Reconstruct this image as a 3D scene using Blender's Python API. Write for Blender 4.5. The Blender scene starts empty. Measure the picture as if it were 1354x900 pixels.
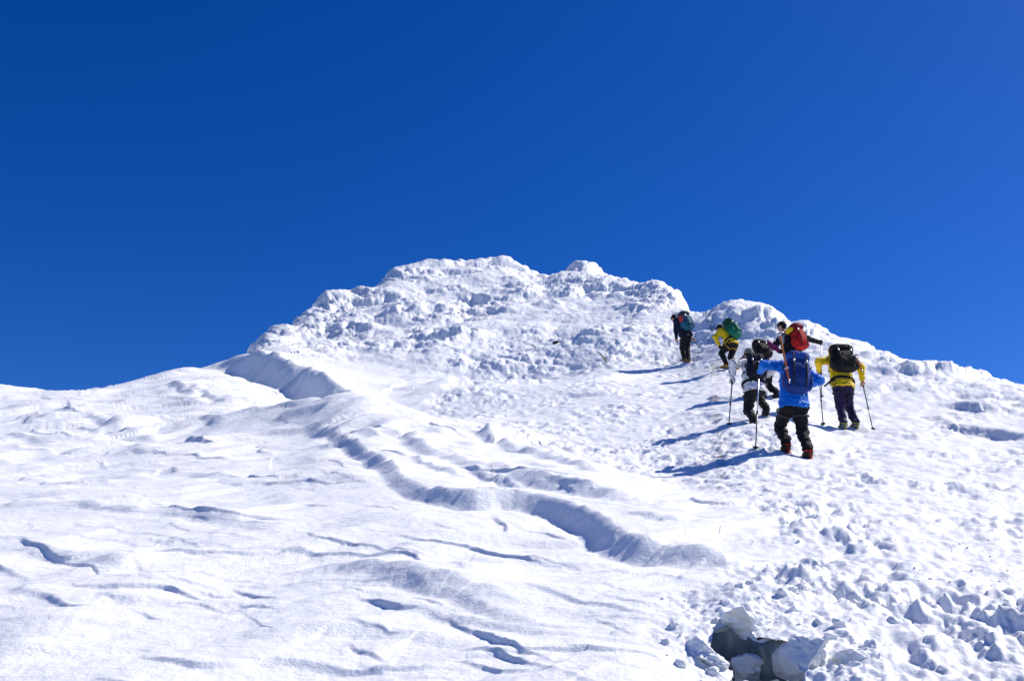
import bpy, math, random
import numpy as np
from mathutils import Vector

# ------------------------------------------------------------------ camera, sky, sun, exposure
scene = bpy.context.scene
C = scene.collection
PITCH = math.radians(18.0)
FPX = 1354 * 35.0 / 36.0
cam_d = bpy.data.cameras.new('camera')
cam_d.lens = 35.0; cam_d.sensor_width = 36.0; cam_d.sensor_fit = 'HORIZONTAL'
cam_d.clip_start = 0.05; cam_d.clip_end = 6000
cam = bpy.data.objects.new('camera', cam_d); C.objects.link(cam)
cam.location = (0, 0, 0); cam.rotation_euler = (math.radians(90) + PITCH, 0, 0)
scene.camera = cam

SUN_AZ = math.radians(71)     # clockwise from straight uphill (+Y) towards the right (+X)
SUN_EL = math.radians(44)
world = bpy.data.worlds.new('World'); scene.world = world; world.use_nodes = True
nt = world.node_tree; nt.nodes.clear()
sky = nt.nodes.new('ShaderNodeTexSky'); sky.sky_type = 'NISHITA'; sky.sun_disc = False
sky.sun_elevation = SUN_EL; sky.sun_rotation = SUN_AZ
sky.altitude = 2600; sky.air_density = 1.0; sky.dust_density = 1.4; sky.ozone_density = 6.0
hsv = nt.nodes.new('ShaderNodeHueSaturation'); hsv.inputs['Saturation'].default_value = 1.29; hsv.inputs['Hue'].default_value = 0.5175
bg = nt.nodes.new('ShaderNodeBackground'); bg.inputs['Strength'].default_value = 0.112
wo = nt.nodes.new('ShaderNodeOutputWorld')
nt.links.new(sky.outputs[0], hsv.inputs['Color']); nt.links.new(hsv.outputs[0], bg.inputs[0]); nt.links.new(bg.outputs[0], wo.inputs[0])
sun_d = bpy.data.lights.new('sun', 'SUN'); sun_d.energy = 5.0; sun_d.angle = math.radians(0.5); sun_d.color = (1.0, 0.95, 0.87)
sun = bpy.data.objects.new('sun', sun_d); C.objects.link(sun)
SUNV = Vector((math.sin(SUN_AZ) * math.cos(SUN_EL), math.cos(SUN_AZ) * math.cos(SUN_EL), math.sin(SUN_EL)))
sun.rotation_euler = SUNV.to_track_quat('Z', 'Y').to_euler()
scene.cycles.diffuse_bounces = 6; scene.cycles.max_bounces = 8
vs = scene.view_settings
vs.view_transform = 'Standard'; vs.look = 'None'; vs.exposure = 0.17; vs.gamma = 1.0; vs.use_curve_mapping = False

# ------------------------------------------------------------------ helpers: survey of the slope, noise
SP, CP = math.sin(PITCH), math.cos(PITCH)
def slope_ratio(px, py):
    """direction of a sight line: (x per metre ahead, z per metre ahead)"""
    xv = (px - 677.0) / FPX; yv = (450.0 - py) / FPX
    Y = CP - yv * SP
    return xv / Y, (SP + yv * CP) / Y
def at(px, py, d):
    u, w = slope_ratio(px, py)
    return np.array((u * d, d, w * d))

def _h(ix, iy, iz, seed):
    h = (ix.astype(np.int64) * 374761393 + iy.astype(np.int64) * 668265263 + iz.astype(np.int64) * 2147483647 + seed * 1274126177) & 0xFFFFFFFF
    h = ((h ^ (h >> 13)) * 1274126177) & 0xFFFFFFFF
    h = ((h ^ (h >> 16)) * 2246822519) & 0xFFFFFFFF
    return (h ^ (h >> 15)) & 0xFFFFFFFF
def _z(a): return np.zeros_like(a)
def perlin2(x, y, seed=0):
    ix = np.floor(x).astype(np.int64); iy = np.floor(y).astype(np.int64)
    fx = x - ix; fy = y - iy
    u = fx * fx * fx * (fx * (fx * 6 - 15) + 10); v = fy * fy * fy * (fy * (fy * 6 - 15) + 10)
    def g(dx, dy):
        a = _h(ix + dx, iy + dy, _z(ix), seed).astype(np.float64) * (2 * math.pi / 4294967296.0)
        return np.cos(a) * (fx - dx) + np.sin(a) * (fy - dy)
    a = g(0, 0); b = g(1, 0); c = g(0, 1); d = g(1, 1)
    return 1.5 * ((a + u * (b - a)) * (1 - v) + (c + u * (d - c)) * v)
def perlin3(p, seed=0):
    x, y, z = p[:, 0], p[:, 1], p[:, 2]
    ix = np.floor(x).astype(np.int64); iy = np.floor(y).astype(np.int64); iz = np.floor(z).astype(np.int64)
    fx = x - ix; fy = y - iy; fz = z - iz
    s = lambda t: t * t * (3 - 2 * t)
    u, v, w = s(fx), s(fy), s(fz); out = 0
    for dx in (0, 1):
        for dy in (0, 1):
            for dz in (0, 1):
                h = _h(ix + dx, iy + dy, iz + dz, seed)
                gx = (h & 1023) / 511.5 - 1; gy = ((h >> 10) & 1023) / 511.5 - 1; gz = ((h >> 20) & 1023) / 511.5 - 1
                out = out + (gx * (fx - dx) + gy * (fy - dy) + gz * (fz - dz)) * (u if dx else 1 - u) * (v if dy else 1 - v) * (w if dz else 1 - w)
    return out * 1.3
def fbm2(x, y, oct=4, seed=0, gain=0.5, lod=None, f=1.0):
    s = 0; a = 1.0
    for i in range(oct):
        w = 1.0 if lod is None else sstep(0.9, 0.4, lod * f * 2 ** i)
        s = s + a * w * perlin2(x * 2 ** i + 17.3 * i, y * 2 ** i - 9.1 * i, seed + i); a *= gain
    return s
def worley2(x, y, seed=0):
    ix = np.floor(x).astype(np.int64); iy = np.floor(y).astype(np.int64)
    best = np.full(x.shape, 9.0)
    for dx in (-1, 0, 1):
        for dy in (-1, 0, 1):
            h = _h(ix + dx, iy + dy, _z(ix), seed)
            ox = (h & 0xFFFF) / 65535.0; oy = (h >> 16) / 65535.0
            best = np.minimum(best, (ix + dx + ox - x) ** 2 + (iy + dy + oy - y) ** 2)
    return np.sqrt(best)
def worley3(p, seed=0):
    x, y, z = p[:, 0], p[:, 1], p[:, 2]
    ix = np.floor(x).astype(np.int64); iy = np.floor(y).astype(np.int64); iz = np.floor(z).astype(np.int64)
    best = np.full(x.shape, 9.0)
    for dx in (-1, 0, 1):
        for dy in (-1, 0, 1):
            for dz in (-1, 0, 1):
                h = _h(ix + dx, iy + dy, iz + dz, seed)
                ox = (h & 1023) / 1023.0; oy = ((h >> 10) & 1023) / 1023.0; oz = ((h >> 20) & 1023) / 1023.0
                best = np.minimum(best, (ix + dx + ox - x) ** 2 + (iy + dy + oy - y) ** 2 + (iz + dz + oz - z) ** 2)
    return np.sqrt(best)
def sstep(a, b, x):
    t = np.clip((x - a) / (b - a), 0, 1); return t * t * (3 - 2 * t)

# ------------------------------------------------------------------ materials (all procedural)
MATS = {}
def new_mat(name):
    m = bpy.data.materials.new(name); m.use_nodes = True
    return m, m.node_tree, m.node_tree.nodes['Principled BSDF']
def fabric(name, col, rough=0.75, var=0.25, bump=0.6, scale=9.0, sheen=0.02):
    if name in MATS: return MATS[name]
    m, t, p = new_mat(name)
    tc = t.nodes.new('ShaderNodeTexCoord')
    n = t.nodes.new('ShaderNodeTexNoise'); n.inputs['Scale'].default_value = scale; n.inputs['Detail'].default_value = 6
    r = t.nodes.new('ShaderNodeValToRGB')
    c0 = [c * (1 - var) for c in col]; c1 = [min(1, c * (1 + var * 0.6)) for c in col]
    r.color_ramp.elements[0].position = 0.3; r.color_ramp.elements[1].position = 0.7
    r.color_ramp.elements[0].color = (*c0, 1); r.color_ramp.elements[1].color = (*c1, 1)
    n2 = t.nodes.new('ShaderNodeTexNoise'); n2.inputs['Scale'].default_value = 28; n2.inputs['Detail'].default_value = 5
    b = t.nodes.new('ShaderNodeBump'); b.inputs['Strength'].default_value = bump; b.inputs['Distance'].default_value = 0.02
    L = t.links.new
    L(tc.outputs['Object'], n.inputs['Vector']); L(tc.outputs['Object'], n2.inputs['Vector'])
    L(n.outputs['Fac'], r.inputs['Fac']); L(r.outputs['Color'], p.inputs['Base Color'])
    L(n2.outputs['Fac'], b.inputs['Height']); L(b.outputs['Normal'], p.inputs['Normal'])
    p.inputs['Roughness'].default_value = rough; p.inputs['Sheen Weight'].default_value = sheen; p.inputs['Specular IOR Level'].default_value = 0.2
    MATS[name] = m; return m
def camo(name, cols):
    m, t, p = new_mat(name)
    tc = t.nodes.new('ShaderNodeTexCoord'); n = t.nodes.new('ShaderNodeTexNoise')
    n.inputs['Scale'].default_value = 7; n.inputs['Detail'].default_value = 3; n.inputs['Distortion'].default_value = 0.8
    r = t.nodes.new('ShaderNodeValToRGB'); r.color_ramp.interpolation = 'CONSTANT'
    while len(r.color_ramp.elements) < len(cols): r.color_ramp.elements.new(0.5)
    for e, (pos, c) in zip(r.color_ramp.elements, cols): e.position = pos; e.color = (*c, 1)
    t.links.new(tc.outputs['Object'], n.inputs['Vector']); t.links.new(n.outputs['Fac'], r.inputs['Fac']); t.links.new(r.outputs['Color'], p.inputs['Base Color'])
    p.inputs['Roughness'].default_value = 0.7
    MATS[name] = m; return m
def metal(name, col, rough=0.35):
    if name in MATS: return MATS[name]
    m, t, p = new_mat(name)
    n = t.nodes.new('ShaderNodeTexNoise'); n.inputs['Scale'].default_value = 40
    mr = t.nodes.new('ShaderNodeMapRange'); mr.inputs['To Min'].default_value = rough * 0.7; mr.inputs['To Max'].default_value = rough * 1.4
    t.links.new(n.outputs['Fac'], mr.inputs['Value']); t.links.new(mr.outputs[0], p.inputs['Roughness'])
    p.inputs['Base Color'].default_value = (*col, 1); p.inputs['Metallic'].default_value = 0.85
    MATS[name] = m; return m

def snow_mat():
    m, t, p = new_mat('snow')
    L = t.links.new
    tc = t.nodes.new('ShaderNodeTexCoord')
    n = t.nodes.new('ShaderNodeTexNoise'); n.inputs['Scale'].default_value = 0.35; n.inputs['Detail'].default_value = 7
    r = t.nodes.new('ShaderNodeValToRGB')
    r.color_ramp.elements[0].position = 0.35; r.color_ramp.elements[0].color = (0.85, 0.862, 0.878, 1)
    r.color_ramp.elements[1].position = 0.65; r.color_ramp.elements[1].color = (0.905, 0.907, 0.911, 1)
    g = t.nodes.new('ShaderNodeTexNoise'); g.inputs['Scale'].default_value = 60; g.inputs['Detail'].default_value = 4; g.inputs['Roughness'].default_value = 0.7
    g2 = t.nodes.new('ShaderNodeTexNoise'); g2.inputs['Scale'].default_value = 9; g2.inputs['Detail'].default_value = 8; g2.inputs['Roughness'].default_value = 0.65
    b = t.nodes.new('ShaderNodeBump'); b.inputs['Strength'].default_value = 0.5; b.inputs['Distance'].default_value = 0.008
    b2 = t.nodes.new('ShaderNodeBump'); b2.inputs['Strength'].default_value = 0.55; b2.inputs['Distance'].default_value = 0.03
    L(tc.outputs['Object'], n.inputs['Vector']); L(tc.outputs['Object'], g.inputs['Vector']); L(tc.outputs['Object'], g2.inputs['Vector'])
    L(n.outputs['Fac'], r.inputs['Fac']); L(r.outputs['Color'], p.inputs['Base Color'])
    L(g2.outputs['Fac'], b2.inputs['Height']); L(g.outputs['Fac'], b.inputs['Height'])
    mp = t.nodes.new('ShaderNodeMapping'); mp.inputs['Rotation'].default_value = (0, 0, math.radians(-30)); mp.inputs['Scale'].default_value = (2.2, 11.0, 6.0)
    g3 = t.nodes.new('ShaderNodeTexNoise'); g3.inputs['Scale'].default_value = 1.0; g3.inputs['Detail'].default_value = 7; g3.inputs['Roughness'].default_value = 0.6; g3.inputs['Distortion'].default_value = 0.6
    b3 = t.nodes.new('ShaderNodeBump'); b3.inputs['Strength'].default_value = 0.5; b3.inputs['Distance'].default_value = 0.03
    L(tc.outputs['Object'], mp.inputs['Vector']); L(mp.outputs[0], g3.inputs['Vector']); L(g3.outputs['Fac'], b3.inputs['Height']); L(b3.outputs['Normal'], b2.inputs['Normal'])
    L(b2.outputs['Normal'], b.inputs['Normal']); L(b.outputs['Normal'], p.inputs['Normal'])
    p.inputs['Roughness'].default_value = 0.55
    p.inputs['Specular IOR Level'].default_value = 0.3
    return m
SNOW = snow_mat()
def shade_ice_mat():
    m, t, p = new_mat('shade_dark_ice')  # grey-teal ice, darkened so the colour carries the shade of the hole
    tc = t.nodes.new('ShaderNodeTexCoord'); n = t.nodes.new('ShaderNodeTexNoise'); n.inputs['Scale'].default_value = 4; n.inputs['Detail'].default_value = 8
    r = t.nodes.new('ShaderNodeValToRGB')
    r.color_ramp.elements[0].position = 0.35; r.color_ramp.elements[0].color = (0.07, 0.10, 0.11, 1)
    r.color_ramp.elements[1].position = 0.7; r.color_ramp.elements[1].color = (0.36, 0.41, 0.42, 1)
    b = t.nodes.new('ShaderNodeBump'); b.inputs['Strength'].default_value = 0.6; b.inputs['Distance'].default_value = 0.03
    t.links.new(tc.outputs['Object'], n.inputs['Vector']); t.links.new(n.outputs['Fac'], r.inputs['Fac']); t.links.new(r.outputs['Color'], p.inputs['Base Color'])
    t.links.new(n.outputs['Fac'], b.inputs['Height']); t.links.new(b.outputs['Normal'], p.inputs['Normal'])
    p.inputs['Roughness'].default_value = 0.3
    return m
SHADE_ICE = shade_ice_mat()

# ------------------------------------------------------------------ mesh helpers
def mesh_np(name, V, Q, mat, parent=None, smooth=True, origin=None):
    V = np.asarray(V, dtype=np.float64); Q = np.asarray(Q, dtype=np.int32)
    base = np.zeros(3)
    if parent is not None: base = np.array(parent['_base'])
    elif origin is not None: base = np.array(origin)
    me = bpy.data.meshes.new(name)
    k = Q.shape[1]
    me.vertices.add(len(V)); me.vertices.foreach_set('co', (V - base).astype(np.float32).ravel())
    me.loops.add(Q.size); me.loops.foreach_set('vertex_index', Q.ravel())
    me.polygons.add(len(Q)); me.polygons.foreach_set('loop_start', np.arange(0, Q.size, k, dtype=np.int32))
    me.polygons.foreach_set('use_smooth', np.full(len(Q), smooth))
    me.update(calc_edges=True); me.validate()
    me.materials.append(mat)
    o = bpy.data.objects.new(name, me); C.objects.link(o)
    if parent is not None: o.parent = parent
    else: o.location = base
    o['_base'] = tuple(float(b) for b in base)
    return o
def root(name, loc, label, cat, group=None):
    o = bpy.data.objects.new(name, None); C.objects.link(o); o.empty_display_size = 0.2
    o.location = loc; o['_base'] = tuple(float(c) for c in loc)
    o['label'] = label; o['category'] = cat
    if group: o['group'] = group
    return o
def tag(o, label, cat, group=None):
    o['label'] = label; o['category'] = cat
    if group: o['group'] = group
    return o
def unit(v): v = np.asarray(v, float); return v / (np.linalg.norm(v) + 1e-12)

# ------------------------------------------------------------------ the mountain: height field
CTRL = []
def cp(*pts):
    for (px, py, d) in pts:
        u, w = slope_ratio(px, py); CTRL.append((u, d, w))
cp((-150, 900, 5.1), (0, 900, 5.0), (340, 900, 5.0), (677, 900, 5.0), (1000, 900, 4.9), (1354, 900, 4.9), (1500, 900, 4.9))
cp((-150, 800, 6.7), (0, 800, 6.6), (340, 800, 6.6), (677, 800, 6.5), (1000, 800, 6.4), (1354, 790, 6.6), (1500, 790, 6.6))
cp((0, 700, 9.2), (340, 700, 9.3), (677, 715, 8.8), (1000, 700, 9.0), (1354, 700, 9.2))
cp((-150, 640, 13.2), (0, 640, 13), (250, 640, 12.5), (450, 640, 11.8), (600, 645, 11.3), (800, 650, 11.5), (1000, 640, 12.4), (1200, 640, 12.4), (1354, 640, 12.5), (1500, 640, 12.5))
cp((1040, 600, 15.3), (1070, 607, 15.0), (1354, 590, 16.8), (1200, 600, 15.6))
cp((0, 590, 17.5), (200, 590, 17.5), (400, 590, 16.5), (560, 600, 15.3), (700, 600, 16.4), (850, 600, 17.0), (910, 640, 13.4))
cp((-150, 550, 21.5), (0, 550, 21.5), (200, 550, 21.5), (380, 556, 20.5), (470, 555, 19.5), (560, 577, 17.6))
cp((996, 558, 18.3), (1013, 548, 18.9), (1116, 568, 19.3), (1131, 566, 19.4), (1012, 529, 22.6), (1028, 528, 22.8), (1045, 528, 23.3))
cp((960, 490.5, 29), (972, 487, 29.4), (908, 481, 33), (1250, 560, 20), (1354, 550, 20.5), (1150, 505, 25.5), (1250, 520, 23.7))
cp((520, 548, 24), (610, 530, 26), (700, 525, 26), (600, 485, 32), (700, 475, 34), (800, 482, 32), (850, 525, 25))
cp((560, 445, 40), (680, 435, 41), (800, 432, 40), (450, 470, 37.5), (400, 450, 42), (450, 412, 47), (560, 388, 50), (680, 383, 50), (800, 392, 47), (880, 412, 42))
cp((1000, 455, 32), (1100, 470, 29), (918, 418, 43.5))
SKYL = [(-150, 512, 30), (0, 508, 29), (50, 515, 28.5), (90, 517, 28.5), (140, 512, 29.5), (200, 495, 31), (250, 486, 34), (300, 476, 42), (330, 455, 44), (380, 430, 47), (430, 386, 52), (470, 383, 54), (520, 354, 57),
        (600, 345, 59), (650, 341, 60), (690, 348, 59), (735, 362, 58), (775, 347, 57), (830, 368, 53), (870, 373, 50), (900, 386, 47), (938, 418, 42.5),
        (950, 404, 41), (970, 398, 41.5), (1010, 403, 40.5), (1040, 415, 39), (1080, 430, 37.5), (1130, 450, 35.5), (1160, 460, 34), (1200, 478, 32), (1250, 478, 31), (1290, 490, 29.5), (1354, 508, 27.5), (1500, 545, 24)]
SKYFIX = [17.7, 17.7, 20.0, 21.1, 26.4, 17.3, 38.0, 44.0, 20.6, 6.9, 8.7, 18.0, 6.3, 4.7, 0.8, 7.3, 16.5, 9.2, 15.4, 15.4, 18.0, 33.0, 12, 6.2, 12.6, 13.7, 38.0, 19.9, 11.8, 23.0, 11.5, 29.0, 15.6, 15.6]   # survey corrections in the same units
SKYL = [(a, b + f, c) for (a, b, c), f in zip(SKYL, SKYFIX)]
for (px, py, d) in SKYL:
    cp((px, py, d))
    u, w = slope_ratio(px, py)
    for dd, drop in ((1.12, 0.03), (1.35, 0.14)):
        if px < 290 and dd > 1.2: drop = 0.10
        CTRL.append((u, d * dd, (w * d - 0.16 * (dd - 1) * d) / (d * dd) - drop * (dd - 1) / 0.35))
CTRL = np.array(CTRL)
def cone(x, y):
    rho = np.sqrt((x + 1.0) ** 2 + (y - 61.0) ** 2 + 4)
    return 25.2 - 0.28 * rho - 9.75 * (1 - np.exp(-(rho / 20) ** 1.5))
def _tp(du, dv):
    r2 = du * du + dv * dv + 1e-9
    return r2 * np.log(r2)
VS = 0.32
cu, cv = CTRL[:, 0], VS * np.log(CTRL[:, 1])
cz = CTRL[:, 2] - cone(CTRL[:, 0] * CTRL[:, 1], CTRL[:, 1]) / CTRL[:, 1]
n = len(cu)
A = np.zeros((n + 3, n + 3))
A[:n, :n] = _tp(cu[:, None] - cu[None], cv[:, None] - cv[None]) + np.eye(n) * 6e-5
A[:n, n] = 1; A[:n, n + 1] = cu; A[:n, n + 2] = cv; A[n:, :n] = A[:n, n:].T
W = np.linalg.solve(A, np.concatenate([cz, np.zeros(3)]))
def base_z(x, y):
    shp = x.shape; x = x.ravel(); y = y.ravel()
    out = cone(x, y)
    win = sstep(1.5, 4.0, y) * sstep(120, 75, y) * sstep(1.15, 0.72, np.abs(x) / np.maximum(y, 0.1))
    idx = np.nonzero(win > 0)[0]
    for i in range(0, len(idx), 100000):
        k = idx[i:i + 100000]
        u = x[k] / y[k]; v = VS * np.log(y[k])
        s = W[n] + W[n + 1] * u + W[n + 2] * v
        for j in range(n): s = s + W[j] * _tp(u - cu[j], v - cv[j])
        out[k] += win[k] * y[k] * s
    return out.reshape(shp)
def hits(pts):
    """points of the bare slope met by sight lines"""
    pts = np.asarray(pts, float)
    uw = np.array([slope_ratio(a, b) for a, b in pts])
    d = np.exp(np.linspace(math.log(3.6), math.log(75), 900))
    X = uw[:, 0:1] * d[None]; Y = np.repeat(d[None], len(pts), 0)
    g = base_z(X, Y) - uw[:, 1:2] * d[None]
    ref = np.interp(pts[:, 1], [420, 450, 480, 500, 530, 560, 600, 640, 700, 800, 900, 1000], [45, 39, 33.5, 29, 23.5, 20, 16, 12.4, 9.1, 6.5, 5, 4])
    res = []
    for i in range(len(pts)):                     # of several crossings take the one on the open slope, not the one behind a rise
        k = np.nonzero((g[i, :-1] <= 0) & (g[i, 1:] > 0))[0] + 1
        if len(k):
            k = k[np.argmin(np.abs(np.log(d[k] / ref[i])))]
            t = g[i, k - 1] / (g[i, k - 1] - g[i, k] + 1e-12); dd = d[k - 1] + np.clip(t, 0, 1) * (d[k] - d[k - 1])
        else: dd = ref[i]
        res.append((uw[i, 0] * dd, dd))
    return np.array(res)

FEATS = []
def resample(p, n):
    s = np.concatenate([[0], np.cumsum(np.linalg.norm(np.diff(p, axis=0), axis=1))])
    t = np.linspace(0, s[-1], n)
    return np.stack([np.interp(t, s, p[:, 0]), np.interp(t, s, p[:, 1])], 1)
def smooth_line(p, m=3):
    for _ in range(m):
        q = [p[0]]
        for a, b in zip(p[:-1], p[1:]): q += [0.75 * a + 0.25 * b, 0.25 * a + 0.75 * b]
        q.append(p[-1]); p = np.array(q)
    return p
def scarp(px, h=0.06, w=0.03, L=0.6, h2=0.0, L2=0.25, taper=0.25, rag=0.25, seed=1, vary=0.35, fine=2, world=None, prof=None):
    hp = hits(px) if world is None else np.array([at(*q)[:2] for q in world]); lim = np.clip(hp[1:, 1] / hp[:-1, 1], 0.85, 1.18); hp[1:, 1] = hp[0, 1] * np.cumprod(lim)
    FEATS.append(dict(kind='scarp', line=smooth_line(hp, fine), h=h, w=w, L=L, h2=h2, L2=L2, taper=taper, rag=rag, seed=seed, vary=vary, prof=prof))
def mound(px, py, rx, ry, h, rot=0.0):
    c = hits([(px, py)])[0]; FEATS.append(dict(kind='mound', c=c, rx=rx, ry=ry, h=h, rot=rot))
def line_dist(x, y, line):
    best = np.full(x.shape, 1e9); sgn = np.ones_like(x); arc = np.zeros_like(x); acc = 0
    for a, b in zip(line[:-1], line[1:]):
        d = b - a; l2 = d @ d + 1e-12; l = math.sqrt(l2)
        t = np.clip(((x - a[0]) * d[0] + (y - a[1]) * d[1]) / l2, 0, 1)
        ex = x - a[0] - t * d[0]; ey = y - a[1] - t * d[1]
        q = ex * ex + ey * ey; m = q < best
        best = np.where(m, q, best); sgn = np.where(m, np.sign(d[0] * (y - a[1]) - d[1] * (x - a[0])), sgn); arc = np.where(m, acc + t * l, arc)
        acc += l
    return np.sqrt(best) * sgn, arc / acc, acc
def layers(x, y):
    """layered wind crust: long flowing edges, each a thin lip towards the valley and a slow fall behind it"""
    vx = x * 0.93 - y * 0.36; vy = x * 0.36 + y * 0.93
    out = np.zeros_like(x)
    m = (y > 3.6) & (y < 30) & (np.abs(x) < y)
    X, Y, VX, VY = x[m], y[m], vx[m], vy[m]
    keep = (1 - track_mask(X, Y)) * (1 - rime_mask(X, Y)) * sstep(30, 20, Y)
    o = 0
    for k, a, lip, sd in ((1.05, 0.030, 0.07, 301), (2.4, 0.011, 0.12, 305)):
        far_ = 1 + 0.6 * sstep(8, 20, Y)
        ph = VY * k / far_ + 1.15 * perlin2(VX * 0.30, VY * 0.55, sd) + 0.45 * perlin2(VX * 0.9, VY * 1.3, sd + 1) + 0.12 * perlin2(VX * 2.6, VY * 3, sd + 2)
        fr = ph - np.floor(ph)
        saw = np.where(fr < lip, sstep(0, lip, fr), ((1 - fr) / (1 - lip)) ** 1.6)
        msk = sstep(-0.15, 0.45, perlin2(VX * 0.45 + 7, VY * 0.9, sd + 3) + 0.35 * perlin2(VX * 1.3, VY * 2.2, sd + 4))
        o = o + a * far_ * saw * msk
    out[m] = o * keep
    return out
def feat_z(x, y, small=True):
    z = layers(x, y)
    for f in FEATS:
        if f.get('print') and not small: continue
        if f['kind'] == 'mound':
            c, s = math.cos(f['rot']), math.sin(f['rot'])
            dx = x - f['c'][0]; dy = y - f['c'][1]
            q = ((dx * c + dy * s) / f['rx']) ** 2 + ((-dx * s + dy * c) / f['ry']) ** 2
            m = q < 12
            z[m] += f['h'] * np.exp(-q[m])
        else:
            ln = f['line']; reach = max(f['L'] * 4.5 + f['w'], f['L2'] * 4.5)
            m = (x > ln[:, 0].min() - reach) & (x < ln[:, 0].max() + reach) & (y > ln[:, 1].min() - reach) & (y < ln[:, 1].max() + reach)
            if not m.any(): continue
            xx, yy = x[m], y[m]
            s, t, tot = line_dist(xx, yy, ln)
            if f['rag'] > 0:
                fr = 2.2 / max(f['L'], 0.15)
                s = s + f['rag'] * f['L'] * 0.35 * (perlin2(xx * fr, yy * fr, f['seed']) + 0.25 * perlin2(xx * fr * 3, yy * fr * 3, f['seed'] + 5))
            am = sstep(0, f['taper'], t) * sstep(1, 1 - f['taper'], t) * np.clip(0.9 + f['vary'] * perlin2(xx * 0.8 / max(f['L'], 0.3), yy * 0.35 / max(f['L'], 0.3) + f['seed'] * 3.3, f['seed']), 0.12, 1.6)
            if f['prof'] is not None: am = am * np.interp(t, np.linspace(0, 1, len(f['prof'])), f['prof'])
            up = f['h'] * sstep(0, f['w'], s) * np.exp(-np.maximum(s - f['w'], 0) / f['L']) * sstep(reach, reach * 0.6, s)
            dn = -f['h2'] * np.exp(-np.maximum(-s, 0) / f['L2']) * sstep(f['w'], 0, s) * sstep(reach, reach * 0.6, -s)
            z[m] += am * (up + dn)
    return z
# --- the wind lip on the left and its hollow
scarp(None, world=[(245, 484, 31.5), (290, 497, 29.8), (330, 512, 28.2), (375, 527, 26.5), (420, 542, 25.2), (465, 547, 24.7), (505, 545, 24.7), (550, 540, 25.2), (600, 530, 26)], h=0.55, w=0.85, L=1.5, h2=0.5, L2=1.2, taper=0.40, rag=0.08, seed=2, vary=0.12)
mound(462, 556, 1.5, 0.8, 0.40); mound(520, 572, 1.3, 0.7, 0.22, -0.4); mound(330, 565, 2.0, 0.8, 0.25)
mound(660, 478, 4.0, 2.6, -0.9); mound(560, 540, 3.0, 2.0, -0.35); mound(850, 452, 3.0, 2.0, 0.5)
# --- sculpted shoulder below the left skyline
for k, pl in enumerate(([(205, 508), (228, 516), (246, 528)], [(240, 512), (262, 524), (300, 536)], [(60, 548), (100, 546), (150, 540)], [(150, 575), (190, 570), (240, 563)],
                        [(0, 562), (60, 560), (120, 556)], [(255, 560), (275, 572), (290, 574)], [(430, 584), (470, 588), (520, 593)], [(385, 572), (420, 578), (440, 590)])):
    scarp(pl, h=0.09, w=0.28, L=0.9, h2=0.03, L2=0.4, rag=0.2, taper=0.35, seed=30 + k)
scarp([(233, 588), (262, 590), (294, 592)], h=0.08, w=0.08, L=0.6, h2=0.03, seed=41)
# --- the long schrund crossing the slope
scarp([(425, 584), (455, 600), (469, 609), (495, 625), (515, 646), (555, 661), (595, 668), (635, 673), (684, 671), (723, 680), (752, 694), (768, 710), (780, 727), (805, 738), (843, 743), (887, 746), (932, 752), (975, 757), (1030, 745)], h=0.145, w=0.27, L=1.0, h2=0.06, L2=0.22, taper=0.12, rag=0.04, seed=3, vary=0.4, prof=[0.6, 0.6, 0.7, 0.75, 0.7, 0.55, 0.6, 0.95, 1.15, 1.2, 1.25, 1.2, 1.1])
scarp([(470, 573), (540, 600), (620, 622), (700, 650), (790, 668), (880, 690), (960, 700)], h=0.09, w=0.34, L=0.6, h2=0.04, L2=0.4, rag=0.08, taper=0.3, vary=0.7, seed=51)
scarp([(560, 562), (640, 592), (720, 612), (800, 640), (870, 655)], h=0.08, w=0.3, L=0.6, h2=0.03, L2=0.4, rag=0.08, taper=0.35, vary=0.7, seed=52)
scarp([(600, 622), (640, 632), (668, 645), (690, 652)], h=0.06, w=0.16, L=0.5, h2=0.03, seed=45)
scarp([(700, 640), (740, 655), (790, 660)], h=0.045, w=0.14, L=0.5, seed=46)
scarp([(806, 690), (840, 702), (880, 706), (950, 700)], h=0.05, w=0.14, L=0.4, seed=47)
scarp([(600, 580), (640, 588), (700, 588), (745, 580)], h=0.18, w=0.4, L=1.0, h2=0.08, L2=0.5, seed=48)
scarp([(530, 610), (560, 622), (610, 630)], h=0.05, w=0.14, L=0.5, seed=49)
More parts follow.
